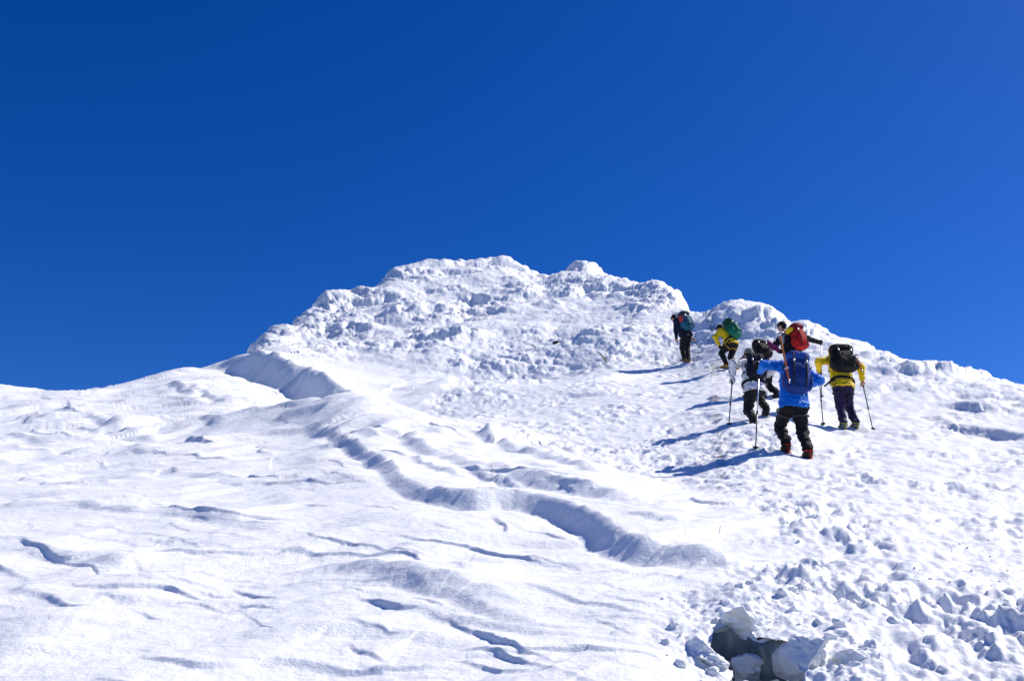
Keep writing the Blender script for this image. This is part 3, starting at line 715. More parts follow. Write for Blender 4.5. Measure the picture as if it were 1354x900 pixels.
def climber(S):
    d = S['d']; ph = math.radians(S.get('turn', 0))
    R = np.array((math.cos(ph), math.sin(ph), 0)); Fw = np.array((-math.sin(ph), math.cos(ph), 0))
    J = lambda t: at(t[0], t[1], d + (t[2] if len(t) > 2 else 0))
    feet = [J(S['footL']), J(S['footR'])]
    dz = []
    for f in feet:
        g = ground(f[0], f[1]); dz.append(g - f[2]); f[2] = g
    sh = np.array((0, 0, np.mean(dz)))
    lift = [S.get('liftL', 0), S.get('liftR', 0)]
    pel = J(S['pelvis']) + sh; neck = J(S['neck']) + sh; hc = J(S['head']) + sh
    U = unit(neck - pel); R = unit(R - U * (R @ U)); B = np.cross(R, U)   # B points out of the back
    sc = S.get('scale', 1.0)
    base = np.array((0.5 * (feet[0][0] + feet[1][0]), 0.5 * (feet[0][1] + feet[1][1]), min(feet[0][2], feet[1][2])))
    e = root('person', base, S['label'], 'person', 'climbers going up the snow slope')
    fine = S.get('h', 0.014)
    hips = [pel - R * 0.09 * sc, pel + R * 0.09 * sc]; sho = [neck - U * 0.075 - R * 0.175 * sc, neck - U * 0.075 + R * 0.175 * sc]
    ank = []; kn = []; toe = []
    for i in (0, 1):
        fd = unit(Fw + UP * S.get('toe', (0.25, 0.25))[i]); fu = unit(UP - fd * (UP @ fd))
        a = feet[i] + fu * 0.105 + UP * lift[i] - UP * 0.015; ank.append(a); toe.append((fd, fu))
        kn.append(ik(hips[i], a, 0.43 * sc, 0.42 * sc, Fw * 1.0 + R * (0.12 if i else -0.12) + np.array(S.get('kneeL' if i == 0 else 'kneeR', (0, 0, 0)))))
    hands = [J(S['handL']) + sh, J(S['handR']) + sh]
    wr = []; elb = []
    for i in (0, 1):
        w = hands[i] - unit(hands[i] - sho[i]) * 0.085
        eh = np.array(S.get('elbL' if i == 0 else 'elbR', (-0.6 if i == 0 else 0.6, -0.5, -0.7)), float)
        elb_i = ik(sho[i], w, 0.30 * sc, 0.265 * sc, eh)
        w = hands[i] - unit(hands[i] - elb_i) * 0.085
        elb.append(ik(sho[i], w, 0.30 * sc, 0.265 * sc, eh)); wr.append(w)
    if S.get('report'):
        print(S['key'], 'torso %.2f' % np.linalg.norm(neck - pel), 'legs', ['%.2f' % np.linalg.norm(hips[i] - ank[i]) for i in (0, 1)], 'arms', ['%.2f' % np.linalg.norm(sho[i] - wr[i]) for i in (0, 1)], 'dz', ['%.2f' % q for q in dz],
              'elbows', [tuple(int(v) for v in proj(q)) for q in elb], 'knees', [tuple(int(v) for v in proj(q)) for q in kn])
    fh = unit(np.array(S.get('look', Fw))); uh = unit((hc - neck) * 0.6 + UP * 0.4); uh = unit(uh - fh * (uh @ fh) * 0.9); fh = unit(fh - uh * (fh @ uh))
    axes_h = [S.get('gripL', UP), S.get('gripR', UP)]
    axes_h = [np.array(a, float) for a in axes_h]
    # one continuous body, head to toe, under the clothes
    bp = []
    for i in (0, 1):
        bp += [rc(hips[i], kn[i], 0.075, 0.052), rc(kn[i], ank[i], 0.052, 0.036), rc(ank[i], ank[i] + toe[i][0] * 0.12 - toe[i][1] * 0.05, 0.034, 0.028),
               rc(sho[i], elb[i], 0.042, 0.036, 0.03), rc(elb[i], wr[i], 0.036, 0.027, 0.02), rc(neck - U * 0.09, sho[i], 0.06, 0.05), rc(pel, hips[i], 0.10, 0.085)]
    bp += [rc(pel, pel + U * 0.2, 0.11, 0.11), rc(pel + U * 0.2, neck - U * 0.12, 0.11, 0.115), rc(neck - U * 0.08, hc - uh * 0.05, 0.058, 0.052, 0.03)]
    bp += head_prims(hc, fh, uh)
    for i in (0, 1): bp += hand_prims(hands[i], wr[i], axes_h[i], -1 if i == 0 else 1)
    fz = [(hands[0], 0.075, 0.0055), (hands[1], 0.075, 0.0055)]
    if S.get('faceseen'): fz.append((hc, 0.13, 0.009))
    V, Q = soft_mesh(bp, 0.02, fz); body = mesh_np('body', V, Q, S.get('skinmat', SKIN), e)
    rh = np.cross(fh, uh)
    for s in (-1, 1):
        V, Q = superell(hc + rh * s * 0.032 + fh * 0.082 + uh * 0.004, [rh, fh, uh], (0.013, 0.010, 0.010), 2, 4); mesh_np('eye', V, Q, EYE, body)
    # jacket
    hem = S.get('hem', 0.06)
    jp = []
    for i, s in ((0, -1), (1, 1)):
        jp += [rc(pel + R * s * 0.075 - U * 0.12, neck - U * 0.16 + R * s * 0.085, 0.160 * sc, 0.132 * sc, 0.06), rc(neck - U * 0.10, sho[i], 0.11, 0.092, 0.05),
               rc(sho[i], elb[i], 0.088, 0.080, 0.05), rc(elb[i], wr[i] , 0.080, 0.056, 0.03)]
    jp += [rc(pel - U * 0.12, neck - U * 0.14, 0.172 * sc, 0.14 * sc, 0.06), rc(neck - U * 0.10, neck + uh * 0.05, 0.090, 0.078, 0.04)]
    V, Q = soft_mesh(jp, fine, cuts=[(pel - U * hem, -unit(U * 0.45 + UP * 0.55))], wrinkle=0.026, wscale=(7, 7, 12), seed=S['seed'])
    jk = mesh_np('jacket', V, Q, S['jacket'], e)
    if 'yoke' in S:
        V, Q = soft_mesh([rc(sho[0] - U * 0.02, neck - U * 0.06 - R * 0.03, 0.098, 0.112, 0.05), rc(sho[0] - U * 0.02, sho[0] - U * 0.16 + R * 0.05, 0.10, 0.10, 0.05)], fine, wrinkle=0.012, seed=S['seed'] + 4); mesh_np('shoulder_panel', V, Q, S['yoke'], jk)
    if 'sleeve' in S:
        for i in (0, 1):
            V, Q = soft_mesh([rc(sho[i], elb[i], 0.092, 0.084, 0.05), rc(elb[i], wr[i], 0.084, 0.060, 0.03)], fine, wrinkle=0.012, seed=S['seed'] + 3); mesh_np('sleeve', V, Q, S['sleeve'], jk)
    V, Q = tube([pel - U * (hem - 0.01) + (R * math.cos(t) * 0.225 + B * math.sin(t) * 0.165) * sc for t in np.linspace(0, 2 * math.pi, 25)], 0.008, 6); mesh_np('hem_band', V, Q, S.get('hemmat', BLACK), jk)
    # trousers
    tp = []
    for i, s in ((0, -1), (1, 1)):
        tp += [rc(pel + U * 0.08 + R * s * 0.05, hips[i] - U * 0.02 , 0.105 * sc, 0.132 * sc, 0.05), rc(hips[i] - U * 0.02, kn[i], 0.126 * sc, 0.092 * sc, 0.04), rc(kn[i], ank[i] + UP * 0.055, 0.092 * sc, 0.080 * sc, 0.03)]
    tp.append(rc(pel + U * 0.06, pel - U * 0.03, 0.115 * sc, 0.138 * sc, 0.05))
    V, Q = soft_mesh(tp, fine, wrinkle=0.026, wscale=(7, 7, 13), seed=S['seed'] + 7)
    tr = mesh_np('trousers', V, Q, S['trousers'], e)
    for i in (0, 1):
        V, Q = tube([ank[i] - UP * 0.01 + (np.array((math.cos(t), math.sin(t), 0))) * 0.074 for t in np.linspace(0, 2 * math.pi, 17)], 0.006, 5); mesh_np('cuff', V, Q, BLACK, tr)
    # climbing harness: waist band and leg loops
    hv = []
    for i in (0, 1):
        ax_ = unit(kn[i] - hips[i]); c_ = hips[i] + ax_ * 0.17; x_ = unit(np.cross(ax_, Fw)); y_ = np.cross(ax_, x_)
        V, Q = tube([c_ + (x_ * math.cos(t) + y_ * math.sin(t)) * 0.124 * sc for t in np.linspace(0, 2 * math.pi, 19)], 0.016, 6, flat=(ax_, 1.0)); mesh_np('leg_loop', V, Q, S.get('harness', STRAPC), tr)
    # boots with crampons
    for i in (0, 1):
        fd, fu = toe[i]; fr = np.cross(fd, fu); a = ank[i]
        heel = a - fu * 0.045 - fd * 0.035; tip = a - fu * 0.055 + fd * 0.165
        V, Q = soft_mesh([rc(a + fu * 0.07 , a, 0.056, 0.058, 0.03), rc(a, heel, 0.058, 0.050, 0.03), rc(heel, a + fd * 0.07 - fu * 0.04, 0.048, 0.052, 0.03), rc(a + fd * 0.07 - fu * 0.04, tip, 0.052, 0.042, 0.03)], 0.012, cuts=[(a - fu * 0.085, -fu)])
        bt = mesh_np('boot', V, Q, S['boot'], e)
        V, Q = superell(a - fu * 0.092 + fd * 0.065, [fd, fr, fu], (0.155, 0.052, 0.016), 4, 6); mesh_np('sole', V, Q, SOLE, bt)
        parts = []
        for s in (-1, 1): parts.append(tube([a - fu * 0.108 + fr * s * 0.045 - fd * 0.085, a - fu * 0.108 + fr * s * 0.05 + fd * 0.08, a - fu * 0.108 + fr * s * 0.035 + fd * 0.215], 0.006, 4))
        for q in (-0.085, 0.02, 0.11, 0.2):
            parts.append(tube([a - fu * 0.108 + fd * q - fr * 0.048, a - fu * 0.108 + fd * q + fr * 0.048], 0.006, 4))
            for s in (-1, 1): parts.append(tube([a - fu * 0.105 + fd * q + fr * s * 0.047, a - fu * 0.145 + fd * (q + 0.01) + fr * s * 0.05], [0.009, 0.001], 4))
        cr = mesh_np('crampon', *join(*parts), S.get('crampon', STEEL), bt)
        st = [a - fu * 0.10 - fd * 0.095, a - fu * 0.03 - fd * 0.10 , a + fu * 0.035 - fd * 0.05]
        V, Q = join(tube([a + fd * 0.12 + fr * 0.052 - fu * 0.09, a + fd * 0.12 - fu * 0.005, a + fd * 0.12 - fr * 0.052 - fu * 0.09], 0.009, 5), tube([a + fu * 0.02 + np.cos(t) * fd * 0.072 + np.sin(t) * fr * 0.07 for t in np.linspace(0, 6.283, 13)], 0.010, 5), tube(st, 0.010, 5))
        mesh_np('crampon_strap', V, Q, S.get('cstrap', STRAPC), bt)
    # headwear
    hat = S.get('hat', 'beanie')
    if hat == 'hood':
        V, Q = soft_mesh([el(hc + uh * 0.01 - fh * 0.015, [rh, fh, uh], (0.115, 0.125, 0.135), 0.05), rc(hc - uh * 0.08, neck - U * 0.03, 0.10, 0.095, 0.05)], 0.012, cuts=[(hc + fh * 0.075, fh)], wrinkle=0.008, seed=S['seed'])
        mesh_np('hood', V, Q, S.get('hatmat', S['jacket']), e)
    else:
        V, Q = soft_mesh([el(hc + uh * 0.04 - fh * 0.012, [rh, fh, uh], (0.095, 0.112, 0.105), 0.02)], 0.01, cuts=[(hc + uh * 0.035, -unit(uh - fh * 0.25))], wrinkle=0.004, seed=S['seed'])
        mh = mesh_np('hat', V, Q, S.get('hatmat', BLACK), e)
        V, Q = tube([hc + uh * 0.04 + (rh * math.cos(t) * 0.093 + fh * math.sin(t) * 0.110) + uh * 0.022 * math.sin(t) - fh * 0.012 for t in np.linspace(0, 2 * math.pi, 21)], 0.013, 6); mesh_np('brim', V, Q, S.get('hatmat', BLACK), mh)
        V, Q = soft_mesh([el(hc - uh * 0.005 - fh * 0.035, [rh, fh, uh], (0.086, 0.078, 0.10), 0.02)], 0.012, wrinkle=0.004); mesh_np('hair', V, Q, HAIR, e)
        V, Q = tube([hc + uh * 0.012 + rh * s * 0.085 + fh * q for s, q in ((-1, -0.02), (-1, 0.05), (-0.5, 0.094), (0, 0.102), (0.5, 0.094), (1, 0.05), (1, -0.02))], 0.016, 6); mesh_np('sunglasses', V, Q, EYE, e)
    if S.get('gloves', True) is not False:
        for i in (0, 1):
            if S.get('bare', (False, False))[i]: continue
            gp = hand_prims(hands[i], wr[i], axes_h[i], -1 if i == 0 else 1, 0.004, 0.012) + [rc(wr[i] + (wr[i] - hands[i]) * 0.7, wr[i], 0.050, 0.042, 0.02)]
            V, Q = soft_mesh(gp, 0.0065); mesh_np('glove', V, Q, S.get('glovemat', BLACK), e)
    S.update(pel=pel, necks=neck, U=U, R=R, B=B, hands=hands, sho=sho, e=e, sh=sh, hc=hc, Fw=Fw)
    return S

def backpack(S, w, h, t, main, lid, label, up=0.0, side=0.0, lean=0.0, accent=None, seed=0, lidh=0.085, belt_end=None, yaw=0.0, belt=True):
    """pack worn on a climber's back: sack, lid, pockets, straps and belt"""
    R, U, B = S['R'], S['U'], S['B']
    if yaw:
        c, s = math.cos(yaw), math.sin(yaw); R, B = R * c + B * s, B * c - R * s
    if lean:
        c, s = math.cos(lean), math.sin(lean); R, U = R * c + U * s, U * c - R * s
    mid = 0.5 * (S['pel'] + S['necks']) + U * (0.06 + up) + R * side
    c = mid + B * (0.115 + t * 0.5)
    e = root('backpack', c - U * h * 0.5, label, 'backpack', 'backpacks worn by the climbers')
    A3 = [R, B, U]; acc = accent or main
    V, Q = superell(c, A3, (w * 0.5, t * 0.5, h * 0.5), 3.2, 18, 0.016, 9, seed, taper=-0.06); sack = mesh_np('sack', V, Q, main, e)
    V, Q = superell(c + U * (h * 0.5 + lidh * 0.15) + B * 0.01, A3, (w * 0.47, t * 0.52, lidh), 3.0, 14, 0.012, 10, seed + 2); ld = mesh_np('lid', V, Q, lid, e)
    V, Q = tube([c + U * (h * 0.5 + lidh * 0.1) + B * (t * 0.5) + R * q for q in np.linspace(-w * 0.4, w * 0.4, 9)], 0.006, 5); mesh_np('zip', V, Q, STRAPC, ld)
    V, Q = superell(c + B * t * 0.47 - U * h * 0.06, A3, (w * 0.34, t * 0.16, h * 0.30), 3.2, 12, 0.010, 11, seed + 4); mesh_np('front_pocket', V, Q, acc, e)
    for s in (-1, 1):
        V, Q = superell(c + R * s * w * 0.48 - U * h * 0.24, A3, (w * 0.10, t * 0.36, h * 0.2), 3.0, 9, 0.008, 12, seed + 5); mesh_np('side_pocket', V, Q, acc, e)
    V, Q = superell(c - U * h * 0.44 - B * 0.01, A3, (w * 0.44, t * 0.44, h * 0.11), 2.8, 10, 0.008, 12, seed + 6); mesh_np('bottom_compartment', V, Q, acc, e)
    for s in (-1, 1):
        x = R * s * w * 0.25
        V, Q = tube([c + U * (h * 0.5 + lidh * 0.9) + x, c + U * (h * 0.5 + lidh * 0.3) + x + B * t * 0.54, c + U * h * 0.32 + x + B * t * 0.56, c + U * h * 0.1 + x + B * t * 0.62, c - U * h * 0.25 + x + B * t * 0.62, c - U * h * 0.5 + x + B * t * 0.3], 0.013, 6, flat=(B, 0.5)); cs = mesh_np('compression_strap', V, Q, STRAPC, e)
        V, Q = superell(c + U * h * 0.28 + x + B * t * 0.585, A3, (0.018, 0.007, 0.024), 4, 3); mesh_np('buckle', V, Q, LIGHTALU, cs)
        for zz in (0.22, -0.05):
            V, Q = tube([c + R * s * w * 0.51 + U * h * zz - B * t * 0.4, c + R * s * w * 0.53 + U * h * (zz + 0.02), c + R * s * w * 0.48 + U * h * (zz - 0.03) + B * t * 0.42], 0.010, 5); mesh_np('side_strap', V, Q, STRAPC, e)
        so = S['sho'][0 if s < 0 else 1]; nk = S['necks'] + S['R'] * s * 0.10
        Bs = S['B']
        V, Q = tube([c + U * h * 0.30 + R * s * 0.08 - B * t * 0.45, nk + Bs * 0.06 + S['U'] * 0.035, nk - Bs * 0.06 + S['U'] * 0.015, so - Bs * 0.115 - S['U'] * 0.10 - S['R'] * s * 0.04, so - Bs * 0.10 - S['U'] * 0.24 + S['R'] * s * 0.02, so + Bs * 0.05 - S['U'] * 0.30 + S['R'] * s * 0.01, c - U * h * 0.35 + R * s * w * 0.35 - B * t * 0.45], [0.03, 0.034, 0.034, 0.032, 0.024, 0.016, 0.016], 8, flat=(Bs, 0.5)); mesh_np('shoulder_strap', V, Q, acc if acc is not main else STRAPC, e)
    if belt:
      bp = []; sU = S['U']; sR = S['R']; g = 0.022
      for s in (-1, 0, 1): bp.append(rc(S['pel'] + sR * s * 0.075 - sU * 0.12, S['necks'] - sU * 0.16 + sR * s * 0.085, 0.163 + g + (0.01 if s == 0 else 0), 0.136 + g, 0.06))
      b0 = S['pel'] + sU * 0.09
      V, Q = soft_mesh(bp, 0.016, cuts=[(b0 + sU * 0.03, sU), (b0 - sU * 0.03, -sU)]); mesh_np('hip_belt', V, Q, STRAPC, e)
    V, Q = tube([c + U * (h * 0.5 + lidh) - B * t * 0.4 + R * 0.04 * math.cos(a) + U * 0.05 * math.sin(a) for a in np.linspace(0, math.pi, 7)], 0.008, 5); mesh_np('haul_loop', V, Q, STRAPC, e)
    if belt_end is not None:
        b0 = S['pel'] + S['U'] * 0.06 - S['R'] * 0.2 + S['B'] * 0.1
        V, Q = tube([b0, b0 * 0.5 + belt_end * 0.5 + S['B'] * 0.03, belt_end], [0.035, 0.03, 0.018], 8, flat=(S['R'], 0.5)); mesh_np('loose_belt_end', V, Q, STRAPC, e)
    S.update(pc=c, pw=w, phh=h, pt=t, pA=(R, U, B))
    return e
def pole(S, hand, tip_px, label, shaftmat=ALU, low=None, dtip=0.0, over=0.07):
    """trekking pole: grip, strap, shaft in sections, basket and steel tip"""
    H = S['hands'][hand]; T = at(tip_px[0], tip_px[1], S['d'] + dtip); T[2] = ground(T[0], T[1]) - 0.03
    a = unit(H - T); top = H + a * over
    e = root('trekking_pole', T, label, 'trekking pole', 'trekking poles')
    V, Q = tube([top, top - a * 0.015, H - a * 0.02, H - a * 0.09], [0.016, 0.022, 0.017, 0.015], 10); mesh_np('grip', V, Q, BLACK, e)
    L = np.linalg.norm(H - T)
    V, Q = tube([H - a * 0.085, H - a * L * 0.5], 0.0125, 8); mesh_np('upper_shaft', V, Q, shaftmat, e)
    V, Q = tube([H - a * (L * 0.5 - 0.02), H - a * (L * 0.5 + 0.03)], 0.017, 8); mesh_np('clamp', V, Q, BLACK, e)
    V, Q = tube([H - a * L * 0.5, T + a * 0.06], [0.0115, 0.0105], 8); mesh_np('lower_shaft', V, Q, low or shaftmat, e)
    V, Q = tube([T + a * 0.065, T], [0.007, 0.003], 6); mesh_np('tip', V, Q, STEEL, e)
    x = unit(np.cross(a, (0, 1, 0))); y = np.cross(a, x)
    V, Q = tube([T + a * 0.085, T + a * 0.078, T + a * 0.070], [0.012, 0.048, 0.044], 12); mesh_np('basket', V, Q, BLACK, e)
    V, Q = tube([top - a * 0.02, top + x * 0.05 - a * 0.05, H + x * 0.055 - a * 0.06, H + x * 0.02 - a * 0.03], 0.006, 5); mesh_np('wrist_strap', V, Q, STRAPC, e)
    return e
def ice_axe(head, spike, face, shaftmat, label, headmat=STEEL, strap=None):
    """ice axe: shaft, pick and adze, spike"""
    a = unit(head - spike); f = unit(face - a * (face @ a)); s = np.cross(a, f)
    e = root('ice_axe', spike, label, 'ice axe', 'ice axes')
    V, Q = tube([head - a * 0.03, 0.5 * (head + spike), spike + a * 0.06], 0.017, 8, flat=(s, 0.7)); mesh_np('shaft', V, Q, shaftmat, e)
    hd = bpy.data.objects
    V, Q = join(tube([head - a * 0.05, head + a * 0.012], 0.021, 8, flat=(s, 0.8)), tube([head, head + f * 0.07 + a * 0.004, head + f * 0.13 - a * 0.02, head + f * 0.18 - a * 0.065], [0.02, 0.018, 0.013, 0.003], 8, flat=(s, 0.35)))
    h = mesh_np('head', V, Q, headmat, e)
    V, Q = tube([head, head - f * 0.045 - a * 0.005, head - f * 0.085 - a * 0.03], [0.018, 0.028, 0.034], 8, flat=(unit(a * 0.9 - f * 0.4), 0.2)); mesh_np('adze', V, Q, headmat, h)
    V, Q = tube([spike + a * 0.065, spike + a * 0.045, spike], [0.017, 0.014, 0.002], 8); mesh_np('spike', V, Q, headmat, e)
    if strap is not None:
        m = head * 0.3 + spike * 0.7
        V, Q = tube([m + f * 0.03 * math.cos(t) + s * 0.022 * math.sin(t) for t in np.linspace(0, 6.283, 11)], 0.008, 5); mesh_np('strap_loop', V, Q, strap, e)
    return e
# ------------------------------------------------------------------ the seven climbers
F_ = fabric
CREW = {}
def add(key, **k): k['key'] = key; CREW[key] = climber(k); return CREW[key]
blue = add('blue', d=15.2, turn=4, seed=11, h=0.013, label='climber in bright blue jacket and black trousers with red crampon straps',
    footL=(1040, 600, 0.15), footR=(1069, 607, -0.15), pelvis=(1050, 538, 0.02), neck=(1049, 484, 0.20), head=(1047, 478, 0.42),
    handL=(1003.5, 497, 0.50), handR=(1066, 512, 0.45), elbL=(-0.9, -0.35, 0.1), elbR=(0.7, -0.3, -0.6), gripL=(0.05, 0, 1), gripR=(0, 0.3, 1),
    jacket=F_('blue_shell', (0.003, 0.155, 0.66), rough=0.55, var=0.15), hemmat=F_('blue_shell'  , ()), trousers=F_('charcoal_trousers', (0.009, 0.009, 0.011), var=0.4),
    boot=F_('brown_boot', (0.06, 0.03, 0.02), var=0.6), crampon=metal('red_crampon', (0.65, 0.06, 0.03)), cstrap=F_('red_strap', (0.65, 0.03, 0.02)), hat='beanie', hem=0.075, harness=F_('grey_webbing', (0.05, 0.05, 0.055)))
yellow = add('yellow', d=19.4, turn=6, seed=21, label='climber in yellow jacket and dark purple trousers with two poles',
    footL=(1115.5, 568, -0.05), footR=(1131, 566, 0.1), pelvis=(1114.5, 510, 0.05), neck=(1108, 474, 0.33), head=(1102, 465, 0.50),
    handL=(1083, 496, 0.45), handR=(1141, 508, 0.30), elbL=(-0.9, -0.5, -0.1), elbR=(0.8, -0.5, -0.1), gripL=(-0.05, 0.0, 1), gripR=(-0.25, 0.05, 1), bare=(False, True),
    jacket=F_('yellow_shell', (0.82, 0.56, 0.012), rough=0.6, var=0.15), hemmat=BLACK, trousers=F_('purple_trousers', (0.028, 0.018, 0.062), var=0.3),
    boot=F_('grey_boot', (0.20, 0.20, 0.19), var=0.5), cstrap=F_('lime_strap', (0.45, 0.42, 0.06)), hat='hood', hem=0.07)
white = add('white', d=18.5, turn=3, seed=31, label='climber in white patterned jacket and grey beanie planting a pole',
    footL=(996, 559, -0.2), footR=(1013, 548, 0.35), pelvis=(998, 512, 0.05), neck=(994, 476, 0.28), head=(990, 467.5, 0.42),
    handL=(968, 502, 0.20), handR=(1016, 494, 0.45), elbL=(-0.8, -0.6, 0.0), elbR=(0.8, -0.5, -0.3), gripL=(0.05, 0, 1), gripR=(0, 0.3, 1),
    jacket=camo('patterned_shell', [(0.0, (0.12, 0.13, 0.2)), (0.42, (0.75, 0.74, 0.76)), (0.56, (0.45, 0.45, 0.55)), (0.62, (0.8, 0.78, 0.78))]), hemmat=F_('pale_hem', (0.6, 0.6, 0.66)), trousers=BLACK,
    boot=F_('black_boot', (0.03, 0.03, 0.03)), hatmat=F_('grey_wool', (0.20, 0.20, 0.19)), glovemat=F_('pale_glove', (0.5, 0.5, 0.54)), hem=0.08)
magenta = add('magenta', d=22.8, turn=14, seed=41, label='bent climber in magenta jacket and black trousers under a black backpack',
    footL=(1010, 529, 0.0), footR=(1027, 528, 0.0), pelvis=(1010, 490, 0.0), neck=(999, 468, 0.42), head=(993, 470, 0.58),
    handL=(985, 484, 0.6), handR=(1033, 467, 0.30), elbL=(-0.7, -0.3, -0.7), elbR=(0.5, -0.4, 0.5), gripL=(0, 0.2, 1), gripR=(0, 0.2, 1), h=0.017,
    jacket=F_('magenta_shell', (0.17, 0.012, 0.10)), trousers=BLACK, boot=F_('black_boot', ()), hem=0.05)
red = add('red', d=23.4, turn=16, seed=51, label='climber with a black cap spreading both arms under a red backpack', faceseen=True,
    footL=(1036, 530, 0.1), footR=(1053, 529, -0.1), pelvis=(1050, 477, 0.0), neck=(1041, 447, 0.12), head=(1034, 436, 0.22), look=(-0.85, 0.45, -0.1),
    handL=(1011, 458, 0.42), handR=(1086, 457, 0.25), elbL=(-0.1, -0.3, -0.8), elbR=(0.4, -0.3, 0.35), gripL=(0.1, 0.2, 1), gripR=(0, 0, 1), bare=(True, False), h=0.017,
    jacket=F_('black_vest', (0.014, 0.015, 0.02)), yoke=F_('grey_vest', (0.33, 0.33, 0.35)), sleeve=F_('black_sleeve', (0.012, 0.013, 0.018)), trousers=F_('slate_trousers', (0.10, 0.11, 0.13)), boot=F_('black_boot', ()),
    glovemat=F_('grey_glove', (0.12, 0.12, 0.12)), hem=0.05)
green = add('green', d=29.2, turn=48, seed=61, label='climber in yellow jacket and black trousers stepping up under a green backpack', faceseen=True,
    footL=(960, 491, 0.0), footR=(972.5, 488, -0.1), pelvis=(968, 456, 0.0), neck=(956.5, 439.5, 0.25), head=(952, 436.5, 0.36), look=(-0.8, 0.5, -0.35),
    handL=(953, 461.5, 0.15), handR=(957, 460, -0.1), elbL=(-0.3, 0.0, -0.6), elbR=(0.4, -0.6, 0.1), h=0.018, kneeL=(-0.6, 0.0, 0.5), kneeR=(0, 0, 0),
    jacket=F_('yellow_shell', ()), trousers=BLACK, boot=F_('yellow_gaiter_boot', (0.45, 0.30, 0.06), var=0.6), cstrap=F_('red_strap', ()), harness=F_('yellow_webbing', (0.55, 0.32, 0.02)), hem=0.07)
navy = add('navy', d=33.0, turn=32, seed=71, label='leading climber in navy jacket and black trousers carrying an ice axe low',
    footL=(904.5, 480, 0.45), footR=(910, 481, -0.05), pelvis=(907, 447, 0.05), neck=(897.5, 425, 0.22), head=(891.5, 423, 0.36), look=(-0.6, 0.7, -0.5),
    handL=(895, 453, 0.25), handR=(917.5, 453, -0.15), elbL=(-0.6, -0.4, 0.0), elbR=(0.6, -0.4, 0.0), gripL=(0.3, 0, 1), gripR=(-0.85, 0.2, 0.45), bare=(True, True), gloves=False, h=0.018,
    jacket=F_('navy_shell', (0.010, 0.014, 0.045)), trousers=F_('navy_black_trousers', (0.010, 0.011, 0.016)), boot=F_('tan_boot', (0.28, 0.13, 0.04)), hem=0.06)

# ------------------------------------------------------------------ packs, poles and axes
backpack(blue, 0.40, 0.56, 0.28, F_('royal_pack', (0.012, 0.045, 0.24), var=0.3), F_('royal_pack_lid', (0.016, 0.07, 0.34)), 'royal blue backpack with an orange ice axe strapped upright on it', up=-0.03, side=-0.02, belt=False, seed=1, accent=F_('royal_pack_dark', (0.010, 0.036, 0.19)))
backpack(yellow, 0.52, 0.48, 0.28, F_('black_pack', (0.012, 0.012, 0.013), var=0.5), F_('black_pack_lid', (0.018, 0.018, 0.018), var=0.5), 'black backpack with dangling belt on the yellow jacket above purple trousers', up=0.05, seed=2, lean=0.10, belt_end=at(1090, 511, 19.3) + yellow['sh'])
backpack(white, 0.34, 0.42, 0.20, F_('navy_pack', (0.012, 0.014, 0.035), var=0.4), F_('navy_pack_lid', (0.016, 0.018, 0.04)), 'small navy backpack on the white patterned jacket', up=-0.05, seed=3, accent=F_('ink_pocket', (0.010, 0.011, 0.022)))
backpack(magenta, 0.38, 0.44, 0.26, F_('black_pack', ()), F_('black_pack_lid', ()), 'black backpack on the bent climber in the magenta jacket', up=0.02, seed=4)
backpack(red, 0.38, 0.56, 0.28, F_('red_pack', (0.42, 0.012, 0.015), var=0.3), F_('maroon_lid', (0.20, 0.012, 0.022)), 'tall red backpack with maroon lid', up=0.04, side=0.08, seed=5, accent=F_('red_pocket', (0.50, 0.02, 0.018)), yaw=-0.2)
backpack(green, 0.42, 0.56, 0.32, F_('green_pack', (0.008, 0.13, 0.065), var=0.3), F_('dark_green_lid', (0.006, 0.07, 0.035)), 'green backpack on the climber in yellow jacket and black trousers', up=0.02, seed=6, accent=F_('teal_green', (0.008, 0.16, 0.10)))
backpack(navy, 0.44, 0.58, 0.32, F_('teal_pack', (0.020, 0.10, 0.17), var=0.35), F_('dark_teal_lid', (0.010, 0.045, 0.065)), 'teal backpack with a red side panel on the leading climber', up=0.02, seed=7, accent=F_('petrol_pocket', (0.02, 0.12, 0.20)))
# extra pieces fixed to single packs
def on_pack(S, name, x, y, z, half, mat, n=3.0, noise=0.006):
    R, U, B = S['pA']; c = S['pc'] + R * x + U * z + B * y
    V, Q = superell(c, [R, B, U], half, n, 9, noise, 14, 5)
    pk = [o for o in bpy.data.objects if o.type == 'EMPTY' and o.name.startswith('backpack') and np.allclose(np.array(o['_base']), S['pc'] - U * S['phh'] * 0.5, atol=1e-4)][0]
    return mesh_np(name, V, Q, mat, pk)
on_pack(navy, 'red_panel', -0.20, 0.0, 0.06, (0.035, 0.10, 0.19), F_('red_panel', (0.55, 0.05, 0.045)))
on_pack(navy, 'white_tag', -0.215, 0.06, -0.16, (0.02, 0.03, 0.03), F_('white_tag', (0.7, 0.7, 0.7)))
on_pack(red, 'rolled_jacket', -0.16, -0.06, 0.22, (0.09, 0.12, 0.085), F_('yellow_shell', ()), 2.2, 0.012)
on_pack(blue, 'white_strap_tab', 0.03, 0.165, -0.12, (0.06, 0.006, 0.014), F_('white_tag', ()), 4, 0.0)
on_pack(green, 'pale_strap', -0.05, 0.19, 0.08, (0.012, 0.008, 0.12), F_('pale_strap', (0.55, 0.65, 0.55)), 4, 0.0)
on_pack(white, 'white_patch', 0.03, 0.13, 0.06, (0.02, 0.01, 0.015), F_('white_tag', ()), 3, 0.0)

